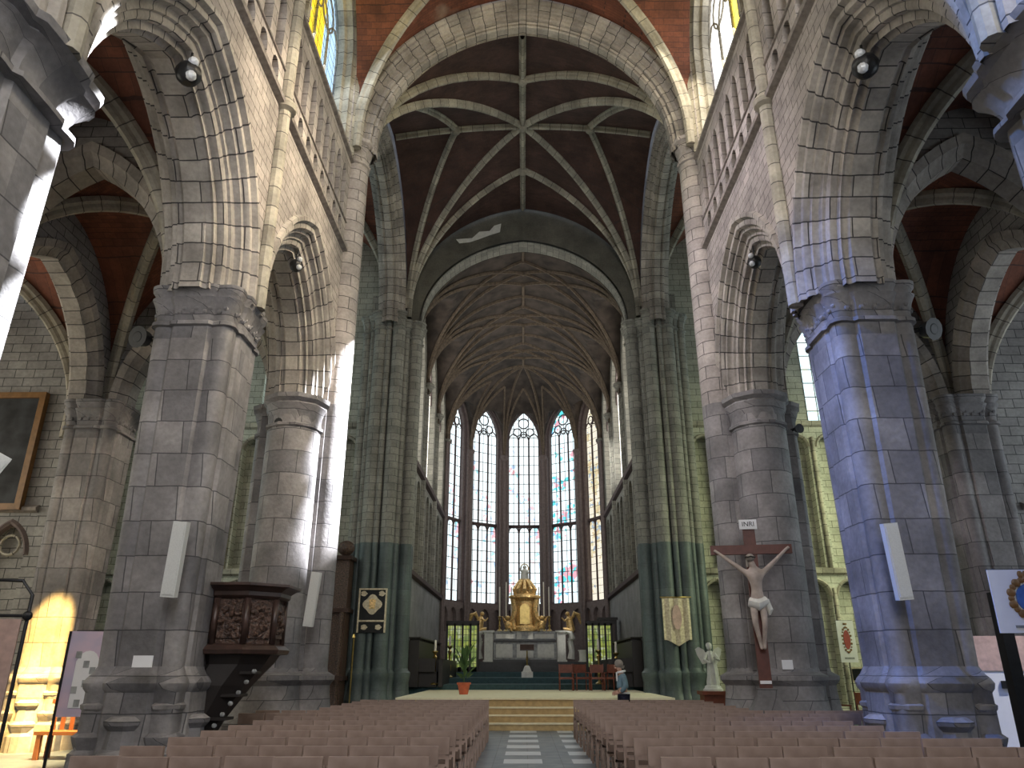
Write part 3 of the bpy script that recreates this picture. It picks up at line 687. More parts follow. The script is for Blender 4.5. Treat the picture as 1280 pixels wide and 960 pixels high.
# nave wall shafts above the capitals
for sx, nm in ((-1,wl),(1,wr)):
    for y in (0, BAY, 2*BAY):
        s = MB(); s.tube([(sx*(WX-.06),y,CAPZ-.1),(sx*(WX-.06),y,SPR-.5)], .13, 10)
        s.lathe((sx*(WX-.06),y,11.8), [(.13,0),(.22,.05),(.24,.14),(.2,.22),(.13,.28)], 12)
        s.lathe((sx*(WX-.06),y,SPR-.55), [(.13,0),(.18,.05),(.15,.1),(.26,.38),(.3,.5),(.3,.58)], 12)
        s.build('wall_shaft', 'rib', nm)
# crossing piers, nave side
def cluster(x, y, shafts, top, label, mats, band=None, basek=1.0, arcade=True, core=None, sx=1):
    t = empty('crossing_pier', (x,y,0), label, 'pier')
    lo, hi = mats; split = band or CAPZ
    if core:
        m = MB(); m.box2((core[0]-x, core[2]-y, 0), (core[1]-x, core[3]-y, split)); m.build('core', lo, t)
        m = MB(); m.box2((core[0]-x, core[2]-y, split), (core[1]-x, core[3]-y, top+1)); m.build('upper_core', hi, t)
    for (dx, dy, r, tp) in shafts:
        h = tp or top
        m = MB(); m.lathe((dx,dy,0), [(r+.26*basek,0),(r+.26*basek,.5),(r+.30*basek,.56),(r+.24*basek,.66),(r+.15*basek,.78),(r+.1*basek,1.1),(r+.08,1.25),(r+.2*basek,1.36),(r+.2*basek,1.44),(r+.02,1.52),(r,1.6)], 18 if r > .25 else 12)
        m.build('base', lo, t)
        m = MB(); m.lathe((dx,dy,0), [(r,1.58),(r,min(split,h-.5))], 20, cap=False); m.build('shaft', lo, t)
        if h > split+.6:
            m = MB(); m.lathe((dx,dy,0), [(r,split),(r,h-.75)], 20, cap=False); m.build('upper_shaft', hi, t)
        m = MB(); m.lathe((dx,dy,h), [(r,-.8),(r+.06,-.76),(r+.06,-.70),(r,-.66),(r+.03,-.4),(r+.1,-.22),(r+.08,-.18),(r+.16,-.1),(r+.17,0)], 10 if r > .25 else 8); m.build('capital', lo if h <= CAPZ+.1 else hi, t)
    return t
for sx in (-1,1):
    lab = 'tall crossing pier between the pulpit and the chancel with a burst of sunlight' if sx < 0 else 'tall crossing pier carrying the crucifix, right of the white angel statue'
    cluster(sx*5.4, 17.3, [(-sx*.62,.1,.40,None),(sx*.1,-.42,.62,CAPZ),(-sx*.3,-.52,.12,CAPZ),(sx*.85,.15,.34,CAPZ),(sx*.6,-.42,.14,CAPZ),(-sx*.55,.75,.2,None),(sx*.3,.85,.36,None)], SPR, lab, ('pier','upper'), core=(min(sx*4.8,sx*6.35), max(sx*4.8,sx*6.35), 16.95, 18.25), basek=.85)
for sx in (-1,1):
    lab = 'clustered chancel pier with the framed coat of arms hanging on it' if sx < 0 else 'clustered chancel pier with the gold embroidered banner on it'
    sh = [(-sx*1.0,-.25,.24,15.0),(-sx*.66,-.5,.11,15.0),(-sx*.34,-.62,.27,15.3),(sx*.05,-.75,.11,15.3),(sx*.38,-.62,.27,15.3),(sx*.72,-.5,.11,15.3),(sx*.98,-.2,.22,15.3),(-sx*1.0,.3,.2,15.0)]
    cluster(sx*5.45, 28.3, sh, 15.3, lab, ('choirlow','choir'), band=5.9, core=(min(sx*4.5,sx*6.35), max(sx*4.5,sx*6.35), 27.95, 29.1), basek=.5)

# ------------------------------------------------------------------ platform, steps
pf = empty('altar_platform', (0,0,0), 'low wooden stage with cream carpet and four steps before the chancel', 'stage')
m = MB(); m.box2((-3.75,23.3,0),(4.25,28.6,.74)); m.build('stage_body', 'stepwood', pf)
m = MB(); m.box2((-3.78,23.25,.74),(4.28,31.6,.79)); m.build('carpet', 'cream', pf)
m = MB(); m.box2((-3.75,28.6,0),(4.25,31.6,.74)); m.build('rear_body', 'stepwood', pf)
for i in range(3):
    m = MB(); m.box2((-1.3,22.25+.35*i,0),(1.75,22.25+.35*(i+1)+.02,.185*(i+1))); st_ = m.build('step', 'stepwood', pf)
    m = MB(); m.box2((-1.32,22.22+.35*i,.185*(i+1)-.03),(1.77,22.3+.35*i,.185*(i+1)+.012)); m.build('nosing', 'cream', st_)
cf = empty('chancel_steps', (0,0,0), 'dark blue carpeted steps rising to the high altar', 'steps')
for i, (y, z) in enumerate(((31.6,.98),(34.0,1.2),(36.8,1.42),(37.6,1.64),(38.3,1.87))):
    m = MB(); m.box2((-4.69,y,0),(4.69,47,z) if i < 2 else (3.4,47,z)); 
    if i >= 2: m = MB(); m.box2((-3.2,y,0),(3.2,44,z))
    m.build('step', 'bluecarpet' if i < 3 else 'black', cf)
# choir stalls / dark parapets
for sx, lb in ((-1,'dark oak choir stalls below the left chancel wall'),(1,'dark oak choir stalls below the right chancel wall')):
    t = empty('choir_stall', (sx*4.0,33,0), lb, 'choir stall')
    m = MB(); m.box2((sx*.2-.3*0,-1.9,.9),(sx*.6,6,2.6)); m.build('back_panel', 'darkwood', t)
    m = MB(); m.box2((-sx*.5,-1.6,.9),(sx*.2,5.5,1.45)); m.build('seat', 'darkwood', t)
    m = MB(); m.box2((-sx*.75,-1.9,.9),(-sx*.6,6,1.9)); m.build('desk_front', 'darkwood', t)
    for i in range(9):
        m = MB(); m.box2((-sx*.45,-1.8+i*.9,1.45),(sx*.2,-1.74+i*.9,1.95)); m.build('arm_partition', 'darkwood', t)
    m = MB()
    for i in range(20): m.box((sx*.4, -1.7+i*.4, 2.65), (.4,.05,.1))
    m.box((sx*.4,2.05,2.72),(.48,7.9,.05)); m.build('cornice', 'darkwood', t)
# leaded screens; green panes glow in place of a bright ambulatory behind
for x0, lb in ((-3.75,'leaded green glass screen left of the high altar'),(2.95,'leaded green glass screen right of the high altar')):
    t = empty('glass_screen', (x0, 37.6, 1.0), lb, 'screen')
    wd = 1.5 if x0 < 0 else 1.2
    m = MB(); m.box2((0,0,0),(wd,.06,.6)); 
    for i in range(5): m.box2((wd*i/4-.05,-.02,0),(wd*i/4+.05,.08,2.6))
    m.box2((-.05,-.02,2.5),(wd+.05,.08,2.72)); m.build('frame', 'darkwood', t)
    for i in range(4):
        m = MB(); m.face([(wd*i/4+.05,.03,.6),(wd*(i+1)/4-.05,.03,.6),(wd*(i+1)/4-.05,.03,2.5),(wd*i/4+.05,.03,2.5)]); m.build('pane', 'g_green', t)
t = empty('dark_cabinet', (3.75,38.3,1.2), 'tall dark wooden cabinet beside the right green glass screen', 'cabinet')
m = MB(); m.box2((-.1,0,0),(.75,.6,2.6)); m.box2((-.16,-.05,2.6),(.81,.65,2.72)); m.build('body', 'darkwood', t)
for a in (0,.35):
    m = MB(); m.box2((a,-.04,.3),(a+.3,0,2.4)); d_ = m.build('door', 'oakp', t); m = MB(); m.ball((a+.25*(1 if a==0 else .2),-.06,1.3),.02,6); m.build('knob','brass',d_)

# ------------------------------------------------------------------ high altar
AZ = 1.87; AY = 40.0
t = empty('high_altar', (0.0,AY,AZ), 'white and grey marble high altar below the central window', 'altar')
m = MB(); m.box2((-1.6,0,0),(1.6,.8,.95)); m.build('table_body', 'marblegrey', t)
m = MB(); m.box2((-1.55,-.14,.98),(1.55,.85,1.08)); m.box2((-1.62,-.1,.0),(1.62,0,.12)); m.build('altar_top', 'black', t)
for x in (-1.05,-.35+.35,1.05):
    m = MB(); m.box2((x-.42,-.05,.2),(x+.42,0,.85)); m.box2((x-.34,-.08,.28),(x+.34,-.05,.77)); m.build('front_panel', 'marble', t)
for x in (-1.85,1.85):
    m = MB(); m.box2((x-.22,.05,0),(x+.22,.9,1.42)); m.box2((x-.28,0,1.42),(x+.28,.95,1.52)); m.box2((x-.28,0,0),(x+.28,.95,.1)); m.build('side_pedestal', 'marble', t)
m = MB(); m.box2((-1.62,.5,1.08),(1.62,.95,1.42)); m.box2((-1.66,.45,1.42),(1.66,1.0,1.5)); m.build('gradine', 'marblegrey', t)
for x in (-1.0,1.0):
    m = MB(); m.box2((x-.5,.47,1.14),(x+.5,.5,1.36)); m.build('gradine_panel', 'marble', t)
tb = MB(); tb.prism([(-.42,1.08),(.42,1.08),(.42,1.5)]+[(.42*cos(pi*k/8),1.5+.28*sin(pi*k/8)) for k in range(1,8)]+[(-.42,1.5)], lambda a,b,d: (a,.38+d,b), 0, .3); tb.build('tabernacle', 'marble', t)
tb = MB(); tb.prism([(-.17,1.14),(.17,1.14),(.17,1.4)]+[(.17*cos(pi*k/6),1.4+.14*sin(pi*k/6)) for k in range(1,6)]+[(-.17,1.4)], lambda a,b,d: (a,.34+d,b), 0, .04); tb.build('tabernacle_door', 'marblegrey', t)
# gilded throne with statue above
t = empty('gilded_retable', (0.0,AY+.6,AZ+1.5), 'gilded baroque tabernacle tower with a statue on top', 'retable'); t.scale = (1.04,1.04,1)
m = MB(); m.lathe((0,.2,0), [(.62,0),(.62,.2),(.52,.28),(.48,1.5),(.55,1.6),(.62,1.68),(.60,1.8),(.42,1.95)], 14); m.build('niche_body', 'gold', t)
for sx in (-1,1):
    m = MB(); m.tube([(sx*.55,-.1,.1),(sx*.62,-.15,.6),(sx*.5,-.2,1.1),(sx*.6,-.12,1.6)], [.16,.1,.12,.13], 8); m.lathe((sx*.6,-.12,1.6),[(.13,0),(.2,.06),(.2,.14),(.1,.2)],8); m.build('scroll_column', 'gold', t)
    # putto at foot
    m = MB(); m.ball((sx*.82,-.15,.30),.19,9,(1,1,1.25)); m.ball((sx*.84,-.2,.66),.11,9); m.tube([(sx*.78,-.2,.45),(sx*.6,-.3,.62),(sx*.52,-.28,.8)],[.07,.05,.04],7); m.tube([(sx*.85,-.25,.15),(sx*.72,-.42,.12),(sx*.68,-.4,-.0)],[.09,.07,.05],7); m.tube([(sx*.9,-.05,.45),(sx*1.1,0,.7),(sx*1.02,0,.35)],[.04,.09,.02],6); m.build('cherub', 'gold', t)
m = MB()
for k in range(5):
    a = pi*(.1+.2*k); m.tube([(.48*cos(a),.2-.4*sin(a),1.8),(.55*cos(a),.2-.5*sin(a),2.1),(.3*cos(a),.2-.3*sin(a),2.5),(.05*cos(a),.2,2.75)], [.09,.11,.08,.06], 8)
m.lathe((0,.2,1.8),[(.5,0),(.45,.15),(.3,.3),(.26,.55),(.3,.62),(.3,.7),(.2,.75)],12); m.build('crown_canopy', 'gold', t)
m = MB(); m.prism([(-.24,.35),(.24,.35),(.24,1.1)]+[(.24*cos(pi*k/8),1.1+.24*sin(pi*k/8)) for k in range(1,8)]+[(-.24,1.1)], lambda a,b,d: (a,-.34+d,b), 0, .08); m.build('niche_door', 'brass', t)
m = MB(); m.lathe((0,.2,2.5),[(.26,0),(.22,.12),(.2,.4),(.15,.62),(.07,.70)],12); m.ball((0,.18,3.28),.1,10); m.tube([(.13,.15,3.05),(.22,.02,2.95),(.08,-.05,3.0)],[.06,.05,.03],7); m.tube([(-.13,.15,3.05),(-.22,.02,3.1),(-.16,-.1,3.3)],[.06,.05,.03],7)
m.build('crowning_figure', 'marble', t)
m = MB(); m.tube([(.2*cos(2*pi*k/20),.3,3.22+.24*sin(2*pi*k/20)) for k in range(21)],.03,6); m.build('halo', 'gold', t)
# six altar candles
def candle(loc, h, stick, lab, grp=None, r=.035, sk=1.0):
    t = empty('candlestick', loc, lab, 'candlestick', grp)
    m = MB(); m.lathe((0,0,0), [(.15*sk,0),(.15*sk,.04),(.06*sk,.1),(.04*sk,.2),(.08*sk,stick*.35),(.035*sk,stick*.45),(.045*sk,stick*.7),(.08*sk,stick*.82),(.03*sk,stick*.88),(.11*sk,stick*.97),(.11*sk,stick)], 10); m.build('stick', 'brass', t)
    m = MB(); m.lathe((0,0,stick), [(r,0),(r*.9,h-.02),(r*.3,h)], 8); m.build('candle', 'wax', t)
for i, (x, h) in enumerate(((-1.32,1.5),(-.98,1.75),(-.70,1.5),(.74,1.5),(1.0,1.75),(1.28,1.5))):
    nmz = ['outermost','middle','innermost','innermost','middle','outermost'][i]
    candle((x,AY+.72,AZ+1.5), h, .75, '%s altar candle in the group %s the gilded tower' % (nmz, 'left of' if x<0 else 'right of'), 'tall candles on the high altar')
# kneeling gilded angels on scroll brackets
def altar_angel(x, sg, lab):
    t = empty('kneeling_angel', (x,AY+.5,AZ+1.05), lab, 'statue')
    m = MB(); m.tube([(0,0,.0),(sg*.12,-.1,.12),(sg*.05,-.12,.36),(-sg*.15,-.1,.42),(-sg*.22,-.1,.3)],[.13,.17,.14,.1,.07],9); m.tube([(sg*.05,0,-.9),(sg*.1,0,-.5),(sg*.02,0,0)],[.2,.15,.15],9); m.build('scroll_bracket', 'marble', t)
    m = MB(); m.tube([(sg*.1,0,.45),(sg*.05,0,.72),(0,0,1.05),(-sg*.04,-.02,1.2)],[.22,.2,.17,.07],10); m.tube([(sg*.02,-.08,.5),(-sg*.3,-.1,.55),(-sg*.2,-.1,.42),(sg*.2,-.1,.42)],[.13,.1,.08,.07],8); m.ball((-sg*.08,-.03,1.3),.11,10,(1,1,1.15)); m.tube([(-sg*.05,-.14,1.08),(-sg*.25,-.16,.95),(-sg*.38,-.1,1.1)],[.06,.05,.035],7); m.build('body', 'gold', t)
    for k in (-1,1):
        m = MB(); m.tube([(sg*.1,.06*k,1.0),(sg*.3,.14*k,1.35),(sg*.48,.16*k,1.25),(sg*.6,.16*k,.8)],[.05,.12,.11,.02],8); m.build('wing', 'gold', t)
altar_angel(-2.3, -1, 'gilded kneeling angel on the left scroll bracket of the altar'); altar_angel(2.3, 1, 'gilded kneeling angel on the right scroll bracket of the altar')
for x, lb in ((-2.95,'small white pedestal block left of the altar'),(2.9,'small white pedestal block right of the altar')):
    m = MB(); m.box((0,0,.25),(.42,.42,.5)); m.box((0,0,.53),(.5,.5,.06)); m.box((0,0,.03),(.5,.5,.06)); o = m.build('marble_block','marble',None); o.location=(x,39.3,1.87); tag(o,lb,'pedestal')
# lectern
t = empty('lectern', (.08,35.0,1.2), 'brass lectern with slanted top standing on the chancel steps', 'lectern')
m = MB(); m.box((0,0,.12),(.5,.45,.24)); m.loft([[(a*s_,b*s_,z) for a,b in ((-.2,-.2),(.2,-.2),(.2,.2),(-.2,.2))] for s_, z in ((1,.24),(.6,.45),(.3,.5))],smooth=False); m.build('stone_base', 'marble', t)
m = MB(); m.lathe((0,0,0),[(.05,.48),(.03,.6),(.05,.8),(.03,.9),(.03,1.15)],8); m.build('stem', 'brass', t)
m = MB(); m.box((0,-.02,1.25),(.62,.36,.03),mat=Matrix.Rotation(R(40),4,'X')); m.box((0,-.15,1.13),(.62,.05,.05)); m.build('book_rest', 'oakp', t)
# large floor candlesticks
for x, y, z, s, lab in ((-3.6,31.5,.98,1.25,'tall brass candlestick with white candle, nearest the left chancel pier'),(-3.3,34.5,1.2,1.3,'tall brass candlestick by the left stalls with dark cap'),(2.98,32.3,.98,1.3,'tall brass candlestick behind the standing person'),(3.7,32.3,.98,1.2,'tall brass candlestick by the right stalls')):
    candle((x,y,z), .42, s, lab, 'floor candlesticks in the chancel', .05, 1.1)
# potted plant
t = empty('potted_plant', (-2.03,26.2,.79), 'leafy plant in a terracotta pot on the cream stage', 'plant')
m = MB(); m.lathe((0,0,0),[(.14,0),(.2,.3),(.23,.3),(.23,.36),(.18,.36),(.17,.3)],14); m.build('pot','terracotta',t)
lf = MB(); random.seed(3)
for k in range(34):
    a = random.random()*6.28; r = random.uniform(.1,.45); h = random.uniform(.6,1.6); b = Vector((r*.3*cos(a),r*.3*sin(a),h*.7)); e = Vector((r*cos(a),r*sin(a),h)); sd = Vector((-sin(a),cos(a),0))*.07; md = (b+e)/2+Vector((0,0,.06))
    lf.face([b,md+sd,e,md-sd]); lf.face([b,md-sd,e+Vector((0,0,-.01)),md+sd])
lf.build('leaves','leaf',t); m = MB()
for k in range(3): m.tube([(0,0,.3),(.03*k-.03,.03,1.0),(.05*k-.05,.05,1.35)],.012,5)
m.build('stems','leaf',t)
# sanctuary armchairs on the stage
def armchair(loc, rz, lab):
    t = empty('sanctuary_chair', loc, lab, 'chair', 'dark red chairs on the stage', rz=rz)
    for a in (-.25,.25):
        m = MB(); m.tube([(a,-.22,0),(a,-.22,.62)],.022,6); m.build('leg','redchair',t)
        m = MB(); m.tube([(a,.22,0),(a,.22,.5),(a,.27,.95)],.022,6); m.build('leg','redchair',t)
        m = MB(); m.box((a,0,.63),(.05,.48,.035)); m.build('armrest','redchair',t)
    m = MB(); m.box((0,0,.44),(.52,.48,.07)); m.build('seat','redchair',t); m = MB(); m.box((0,.25,.78),(.46,.04,.3)); m.build('backrest','redchair',t)
for i, (x,y,rz) in enumerate(((1.55,30.6,0),(2.15,30.8,.2),(2.75,30.6,0),(3.25,30.6,-.6))):
    armchair((x,y,.79), rz, '%s dark red armchair in the row on the stage, counted from the altar steps' % ordw(i))

# ------------------------------------------------------------------ pulpit
def poly(cx, cy, r, n=8, rot=pi/8, z=0): return [(cx+r*cos(rot+2*pi*k/n), cy+r*sin(rot+2*pi*k/n), z) for k in range(n)]
t = empty('pulpit', (-4.6,12.55,0), 'carved dark oak pulpit with cornice against the grey arcade pier', 'pulpit')
m = MB(); m.loft([poly(0,0,r,z=z) for r,z in ((.56,1.85),(.54,1.95),(.54,2.62),(.58,2.66))],smooth=False); m.build('drum','oak',t)
m = MB(); m.loft([poly(0,0,r,z=z) for r,z in ((.57,2.62),(.62,2.66),(.62,2.72),(.70,2.78),(.76,2.80),(.76,2.84),(.5,2.85))],smooth=False); m.build('cornice','oakp',t)
m = MB(); m.loft([poly(0,0,r,z=z) for r,z in ((.5,1.78),(.66,1.80),(.68,1.86),(.62,1.92),(.56,1.95))],smooth=False); m.build('base_moulding','oakp',t)
for k in range(8):
    th = 2*pi*(k+.5)/8+pi/8; T = Matrix.Rotation(th,4,'Z'); ap = .54*cos(pi/8)
    p = MB(); c0 = Vector((cos(th)*ap, sin(th)*ap, 2.29)); p.box(c0+Vector((cos(th)*.012,sin(th)*.012,0)),(.03,.30,.52),mat=T); 
    pn = p.build('carved_panel','oak',t)
    f_ = MB(); rr = random.Random(k)
    for j in range(14):
        q = T @ Vector((.03, rr.uniform(-.12,.12), rr.uniform(-.2,.2))); f_.ball(c0+q, rr.uniform(.025,.055), 6)
    f_.build('carved_relief','oak',pn,kind='stuff')
    e = MB(); th2 = 2*pi*k/8+pi/8; e.tube([(.55*cos(th2),.55*sin(th2),1.94),(.55*cos(th2),.55*sin(th2),2.62)],.045,8); e.build('corner_post','oakp',t)
m = MB(); m.loft([poly(cx,cy,r,z=z) for cx,cy,r,z in ((-.45,-.35,.10,.05),(-.4,-.3,.2,.45),(-.3,-.22,.3,.9),(-.16,-.12,.42,1.35),(-.03,0,.5,1.65),(0,0,.56,1.80))],smooth=False); m.build('tapered_stair_base','darkwood',t)
for k in range(5):
    z = .25+k*.32; m = MB(); m.box((-.42+.1*k+.1,-.34+.06*k-.15,z),(.34+.06*k,.3,.04)); m.build('tread','darkwood',t)
for k in range(9):
    m = MB(); m.ball((-.42+.085*k+.12,-.5+.01*k,.35+.15*k),.035,6); m.build('carved_knob','marblegrey',t)

t.scale = (1.14,1.14,1)

# ------------------------------------------------------------------ crucifix
t = empty('crucifix', (4.75,16.0,0), 'wooden crucifix with pale carved figure mounted before the crossing pier', 'crucifix', rz=R(-8))
m = MB(); m.box2((-.12,.0,1.2),(.12,.1,4.42)); m.build('upright','crosswood',t)
m = MB(); m.box2((-.83,-.02,3.84),(.83,.09,4.03)); m.build('crossbar','crosswood',t)
m = MB(); m.box2((-.19,-.05,4.36),(.17,-.0,4.56)); pl = m.build('title_board','white',t)
def text(body, loc, size, mat, parent, rot=(pi/2,0,0), ext=.004, name='lettering'):
    c = bpy.data.curves.new(name,'FONT'); c.body = body; c.size = size; c.extrude = ext; c.align_x = 'CENTER'; c.align_y = 'CENTER'; c.materials.append(M[mat])
    o = bpy.data.objects.new(name,c); COL.objects.link(o); bpy.context.view_layer.update(); me = bpy.data.meshes.new_from_object(o); bpy.data.objects.remove(o); o = bpy.data.objects.new(name, me); COL.objects.link(o); o.parent = parent; o.location = loc; o.rotation_euler = rot; return o
text('INRI',(-.01,-.056,4.46),.14,'blacksteel',pl)
m = MB(); m.box2((-.36,-.3,0),(.36,.3,.75)); m.loft([[(a*s_,b*s_,z) for a,b in ((-.36,-.3),(.36,-.3),(.36,.3),(-.36,.3))] for s_,z in ((1,.75),(.9,.85),(.6,1.05),(.5,1.22))],smooth=False); m.build('stone_foot','pier',t)
m = MB(); m.box2((-.11,-.03,1.3),(.11,0,1.36)); m.build('small_plate','white',t)
def skin(name, V, E, Rd, mat, parent, sub=1, root=0):
    me = bpy.data.meshes.new(name); me.from_pydata(V, E, []); o = bpy.data.objects.new(name, me); COL.objects.link(o); o.parent = parent
    me.materials.append(M[mat])
    md = o.modifiers.new('skin','SKIN'); 
    for i, r in enumerate(Rd):
        sv = me.skin_vertices[0].data[i] if me.skin_vertices else None
        if sv: sv.radius = (r, r) if isinstance(r,(int,float)) else r
    if me.skin_vertices: me.skin_vertices[0].data[root].use_root = True
    md.use_smooth_shade = True
    s = o.modifiers.new('sub','SUBSURF'); s.levels = sub; s.render_levels = sub
    return o
def mkskin(name, V, E, Rd, mat, parent, sub=1, root=0):
    # skin layers need bmesh creation to exist
    me = bpy.data.meshes.new(name); bm = bmesh.new(); sl = bm.verts.layers.skin.verify()
    vs_ = [bm.verts.new(v) for v in V]
    for v, r in zip(vs_, Rd): v[sl].radius = (r, r) if isinstance(r,(int,float)) else r
    vs_[root][sl].use_root = True
    for a, b in E: bm.edges.new((vs_[a], vs_[b]))
    bm.to_mesh(me); bm.free(); me.materials.append(M[mat])
    o = bpy.data.objects.new(name, me); COL.objects.link(o); o.parent = parent
    md = o.modifiers.new('skin','SKIN'); md.use_smooth_shade = True
    s = o.modifiers.new('sub','SUBSURF'); s.levels = sub; s.render_levels = sub
    return o
V = [(0,-.12,2.88),(.01,-.14,3.08),(0,-.17,3.28),(0,-.15,3.44),(-.03,-.17,3.56),(-.06,-.22,3.68),
     (-.17,-.14,3.44),(-.44,-.11,3.66),(-.70,-.06,3.88),(-.77,-.05,3.93),
     (.17,-.14,3.44),(.44,-.11,3.68),(.70,-.06,3.92),(.77,-.05,3.97),
     (-.09,-.13,2.80),(-.10,-.20,2.44),(-.03,-.12,2.06),(-.02,-.16,1.94),
     (.09,-.13,2.80),(.08,-.22,2.44),(.04,-.13,2.06),(.03,-.17,1.94)]
E = [(0,1),(1,2),(2,3),(3,4),(4,5),(3,6),(6,7),(7,8),(8,9),(3,10),(10,11),(11,12),(12,13),(0,14),(14,15),(15,16),(16,17),(0,18),(18,19),(19,20),(20,21)]
Rd = [(.13,.09),(.11,.08),(.15,.10),(.13,.09),(.05,.05),(.085,.10),.065,.045,.032,.035,.065,.045,.032,.035,.09,.06,.04,.035,.09,.06,.04,.035]
fig = mkskin('carved_figure', V, E, Rd, 'ivory', t, 2)
m = MB(); m.tube([(-.17,-.14,2.86),(0,-.2,2.8),(.17,-.15,2.88)],[.1,.12,.1],10); m.tube([(.17,-.16,2.9),(.22,-.18,2.7),(.2,-.16,2.6)],[.05,.06,.02],8); m.build('loincloth','marble',fig)
m = MB(); m.ball((-.07,-.22,3.74),.09,10,(1,1.1,.9)); m.tube([(-.11,-.17,3.7),(-.13,-.13,3.56)],[.05,.02],6); m.build('hair','hair',fig)
m = MB(); m.tube([(-.07+.1*cos(2*pi*k/12),-.22+.1*sin(2*pi*k/12),3.74+.01*(k%2)) for k in range(13)],.014,5); m.build('crown_of_thorns','darkwood',fig)

# ------------------------------------------------------------------ marble angel statue
t = empty('angel_statue', (5.62,24.2,0), 'white marble winged angel on a wooden stand beside the chancel pier', 'statue')
m = MB(); m.box2((-.35,-.3,0),(.35,.3,.85)); m.box2((-.42,-.36,.85),(.42,.36,.95)); m.box2((-.42,-.36,0),(.42,.36,.1)); m.build('stand','redchair',t)
m = MB(); m.lathe((0,0,.95),[(.3,0),(.3,.05),(.26,.08),(.24,.14),(.2,.16)],12); m.build('plinth','marble',t)
ro = MB()
rings = []
for z, r, dx in ((1.08,.17,0),(1.2,.18,.01),(1.4,.155,.03),(1.6,.14,.03),(1.75,.12,.02),(1.85,.13,0),(1.98,.14,-.01),(2.05,.09,-.01),(2.09,.05,-.01)):
    rings.append([(dx+r*(1+.14*sin(7*a+z*3))*cos(a), r*.8*(1+.14*sin(7*a+z*3))*sin(a), z) for a in [2*pi*k/28 for k in range(28)]])
ro.loft(rings); bd = ro.build('robed_body','marble',t)
m = MB(); m.ball((-.02,-.02,2.2),.085,12,(1,1.1,1.25)); m.ball((-.02,.01,2.24),.09,10,(1.05,1,1)); m.ball((-.03,-.11,2.19),.018,6); m.build('head','marble',t)
for sx in (-1,1):
    m = MB(); m.tube([(sx*.12,-.02,2.0),(sx*.22,-.12,1.82),(sx*.05,-.24,1.8+.08*sx)],[.06,.045,.03],8); hx = sx*.05
    for j in range(4): m.tube([(hx+.012*(j-1.5),-.24,1.8+.08*sx),(hx+.02*(j-1.5),-.30,1.83+.08*sx)],.009,5)
    m.tube([(hx+.03,-.24,1.8+.08*sx),(hx+.05,-.27,1.84+.08*sx)],.01,5); m.build('arm','marble',t)
    w_ = MB(); pts = [(.05,1.95),(.16,2.12),(.30,2.2),(.40,2.14),(.36,1.98),(.30,1.85),(.22,1.7),(.12,1.72),(.05,1.8)]
    w_.prism([(sx*a,b) for a,b in pts], lambda a,b,d: (a,.10+abs(a)*.2+d,b), 0, .05); w_.build('wing','marble',t)

# ------------------------------------------------------------------ person
t = empty('person', (2.55,21.3,0), 'grey-haired person in blue-grey jacket and dark trousers standing sideways before the stage', 'person', rz=0)
V = [(0,0,.95),(0.0,0,1.15),(-.02,0,1.36),(-.04,0,1.47),(-.06,0,1.55),(-.09,0,1.66),
     (0,-.18,1.40),(.05,-.24,1.14),(-.12,-.2,.98),
     (0,.18,1.40),(.05,.24,1.14),(-.14,.18,.98),
     (0,-.09,.90),(.0,-.10,.50),(.03,-.10,.09),(-.12,-.10,.05),
     (.02,.09,.90),(.06,.10,.50),(.12,.10,.09),(-.03,.10,.05)]
E = [(0,1),(1,2),(2,3),(3,4),(4,5),(2,6),(6,7),(7,8),(2,9),(9,10),(10,11),(0,12),(12,13),(13,14),(14,15),(0,16),(16,17),(17,18),(18,19)]
Rd = [(.13,.15),(.13,.15),(.13,.17),(.06,.07),(.055,.055),(.085,.095),.06,.05,.035,.06,.05,.035,.10,.07,.045,.04,.10,.07,.045,.04]
body = mkskin('body', V, E, Rd, 'skin', t, 2)
def cloth(name, V, E, Rd, mat): return mkskin(name, V, E, Rd, mat, body, 2)
cloth('jacket', [(0,0,1.06),(0,0,1.16),(-.02,0,1.36),(-.03,0,1.46),(0,-.2,1.39),(.05,-.26,1.14),(-.08,-.22,1.0),(0,.2,1.39),(.05,.26,1.14),(-.10,.2,1.0)], [(0,1),(1,2),(2,3),(2,4),(4,5),(5,6),(2,7),(7,8),(8,9)], [(.18,.19),(.17,.18),(.16,.19),(.08,.09),.08,.068,.055,.08,.068,.055], 'jacket')
cloth('trousers', [(0,0,.90),(0,-.1,.84),(0,-.11,.5),(.03,-.11,.1),(.02,.1,.86),(.06,.11,.5),(.12,.11,.1)], [(0,1),(1,2),(2,3),(0,4),(4,5),(5,6)], [(.16,.17),.12,.095,.075,.12,.095,.075], 'navy')
m = MB(); m.ball((-.07,0,1.70),.115,12,(1,.95,1)); m.tube([(.0,0,1.66),(.0,0,1.58)],[.09,.06],8); m.build('hair','hair',body)
m = MB(); m.ball((-.19,0,1.645),.02,6); m.ball((-.17,0,1.60),.03,6,(1,1.2,.7)); m.build('nose_and_mouth','skin',body)
m = MB(); m.tube([(-.02+.1*cos(a),.11*sin(a),1.50+.02*cos(a)) for a in [2*pi*k/12 for k in range(13)]],.028,6); m.box((-.14,0,1.38),(.03,.14,.22)); m.build('white_collar','white',body)
m = MB(); m.loft([[(.0+.19*cos(a)*k_,.2*sin(a)*k_,z) for a in [2*pi*j/16 for j in range(16)]] for z,k_ in ((.93,.9),(.97,1.0),(1.0,.98))],cap=False); m.build('shirt_hem','white',body)
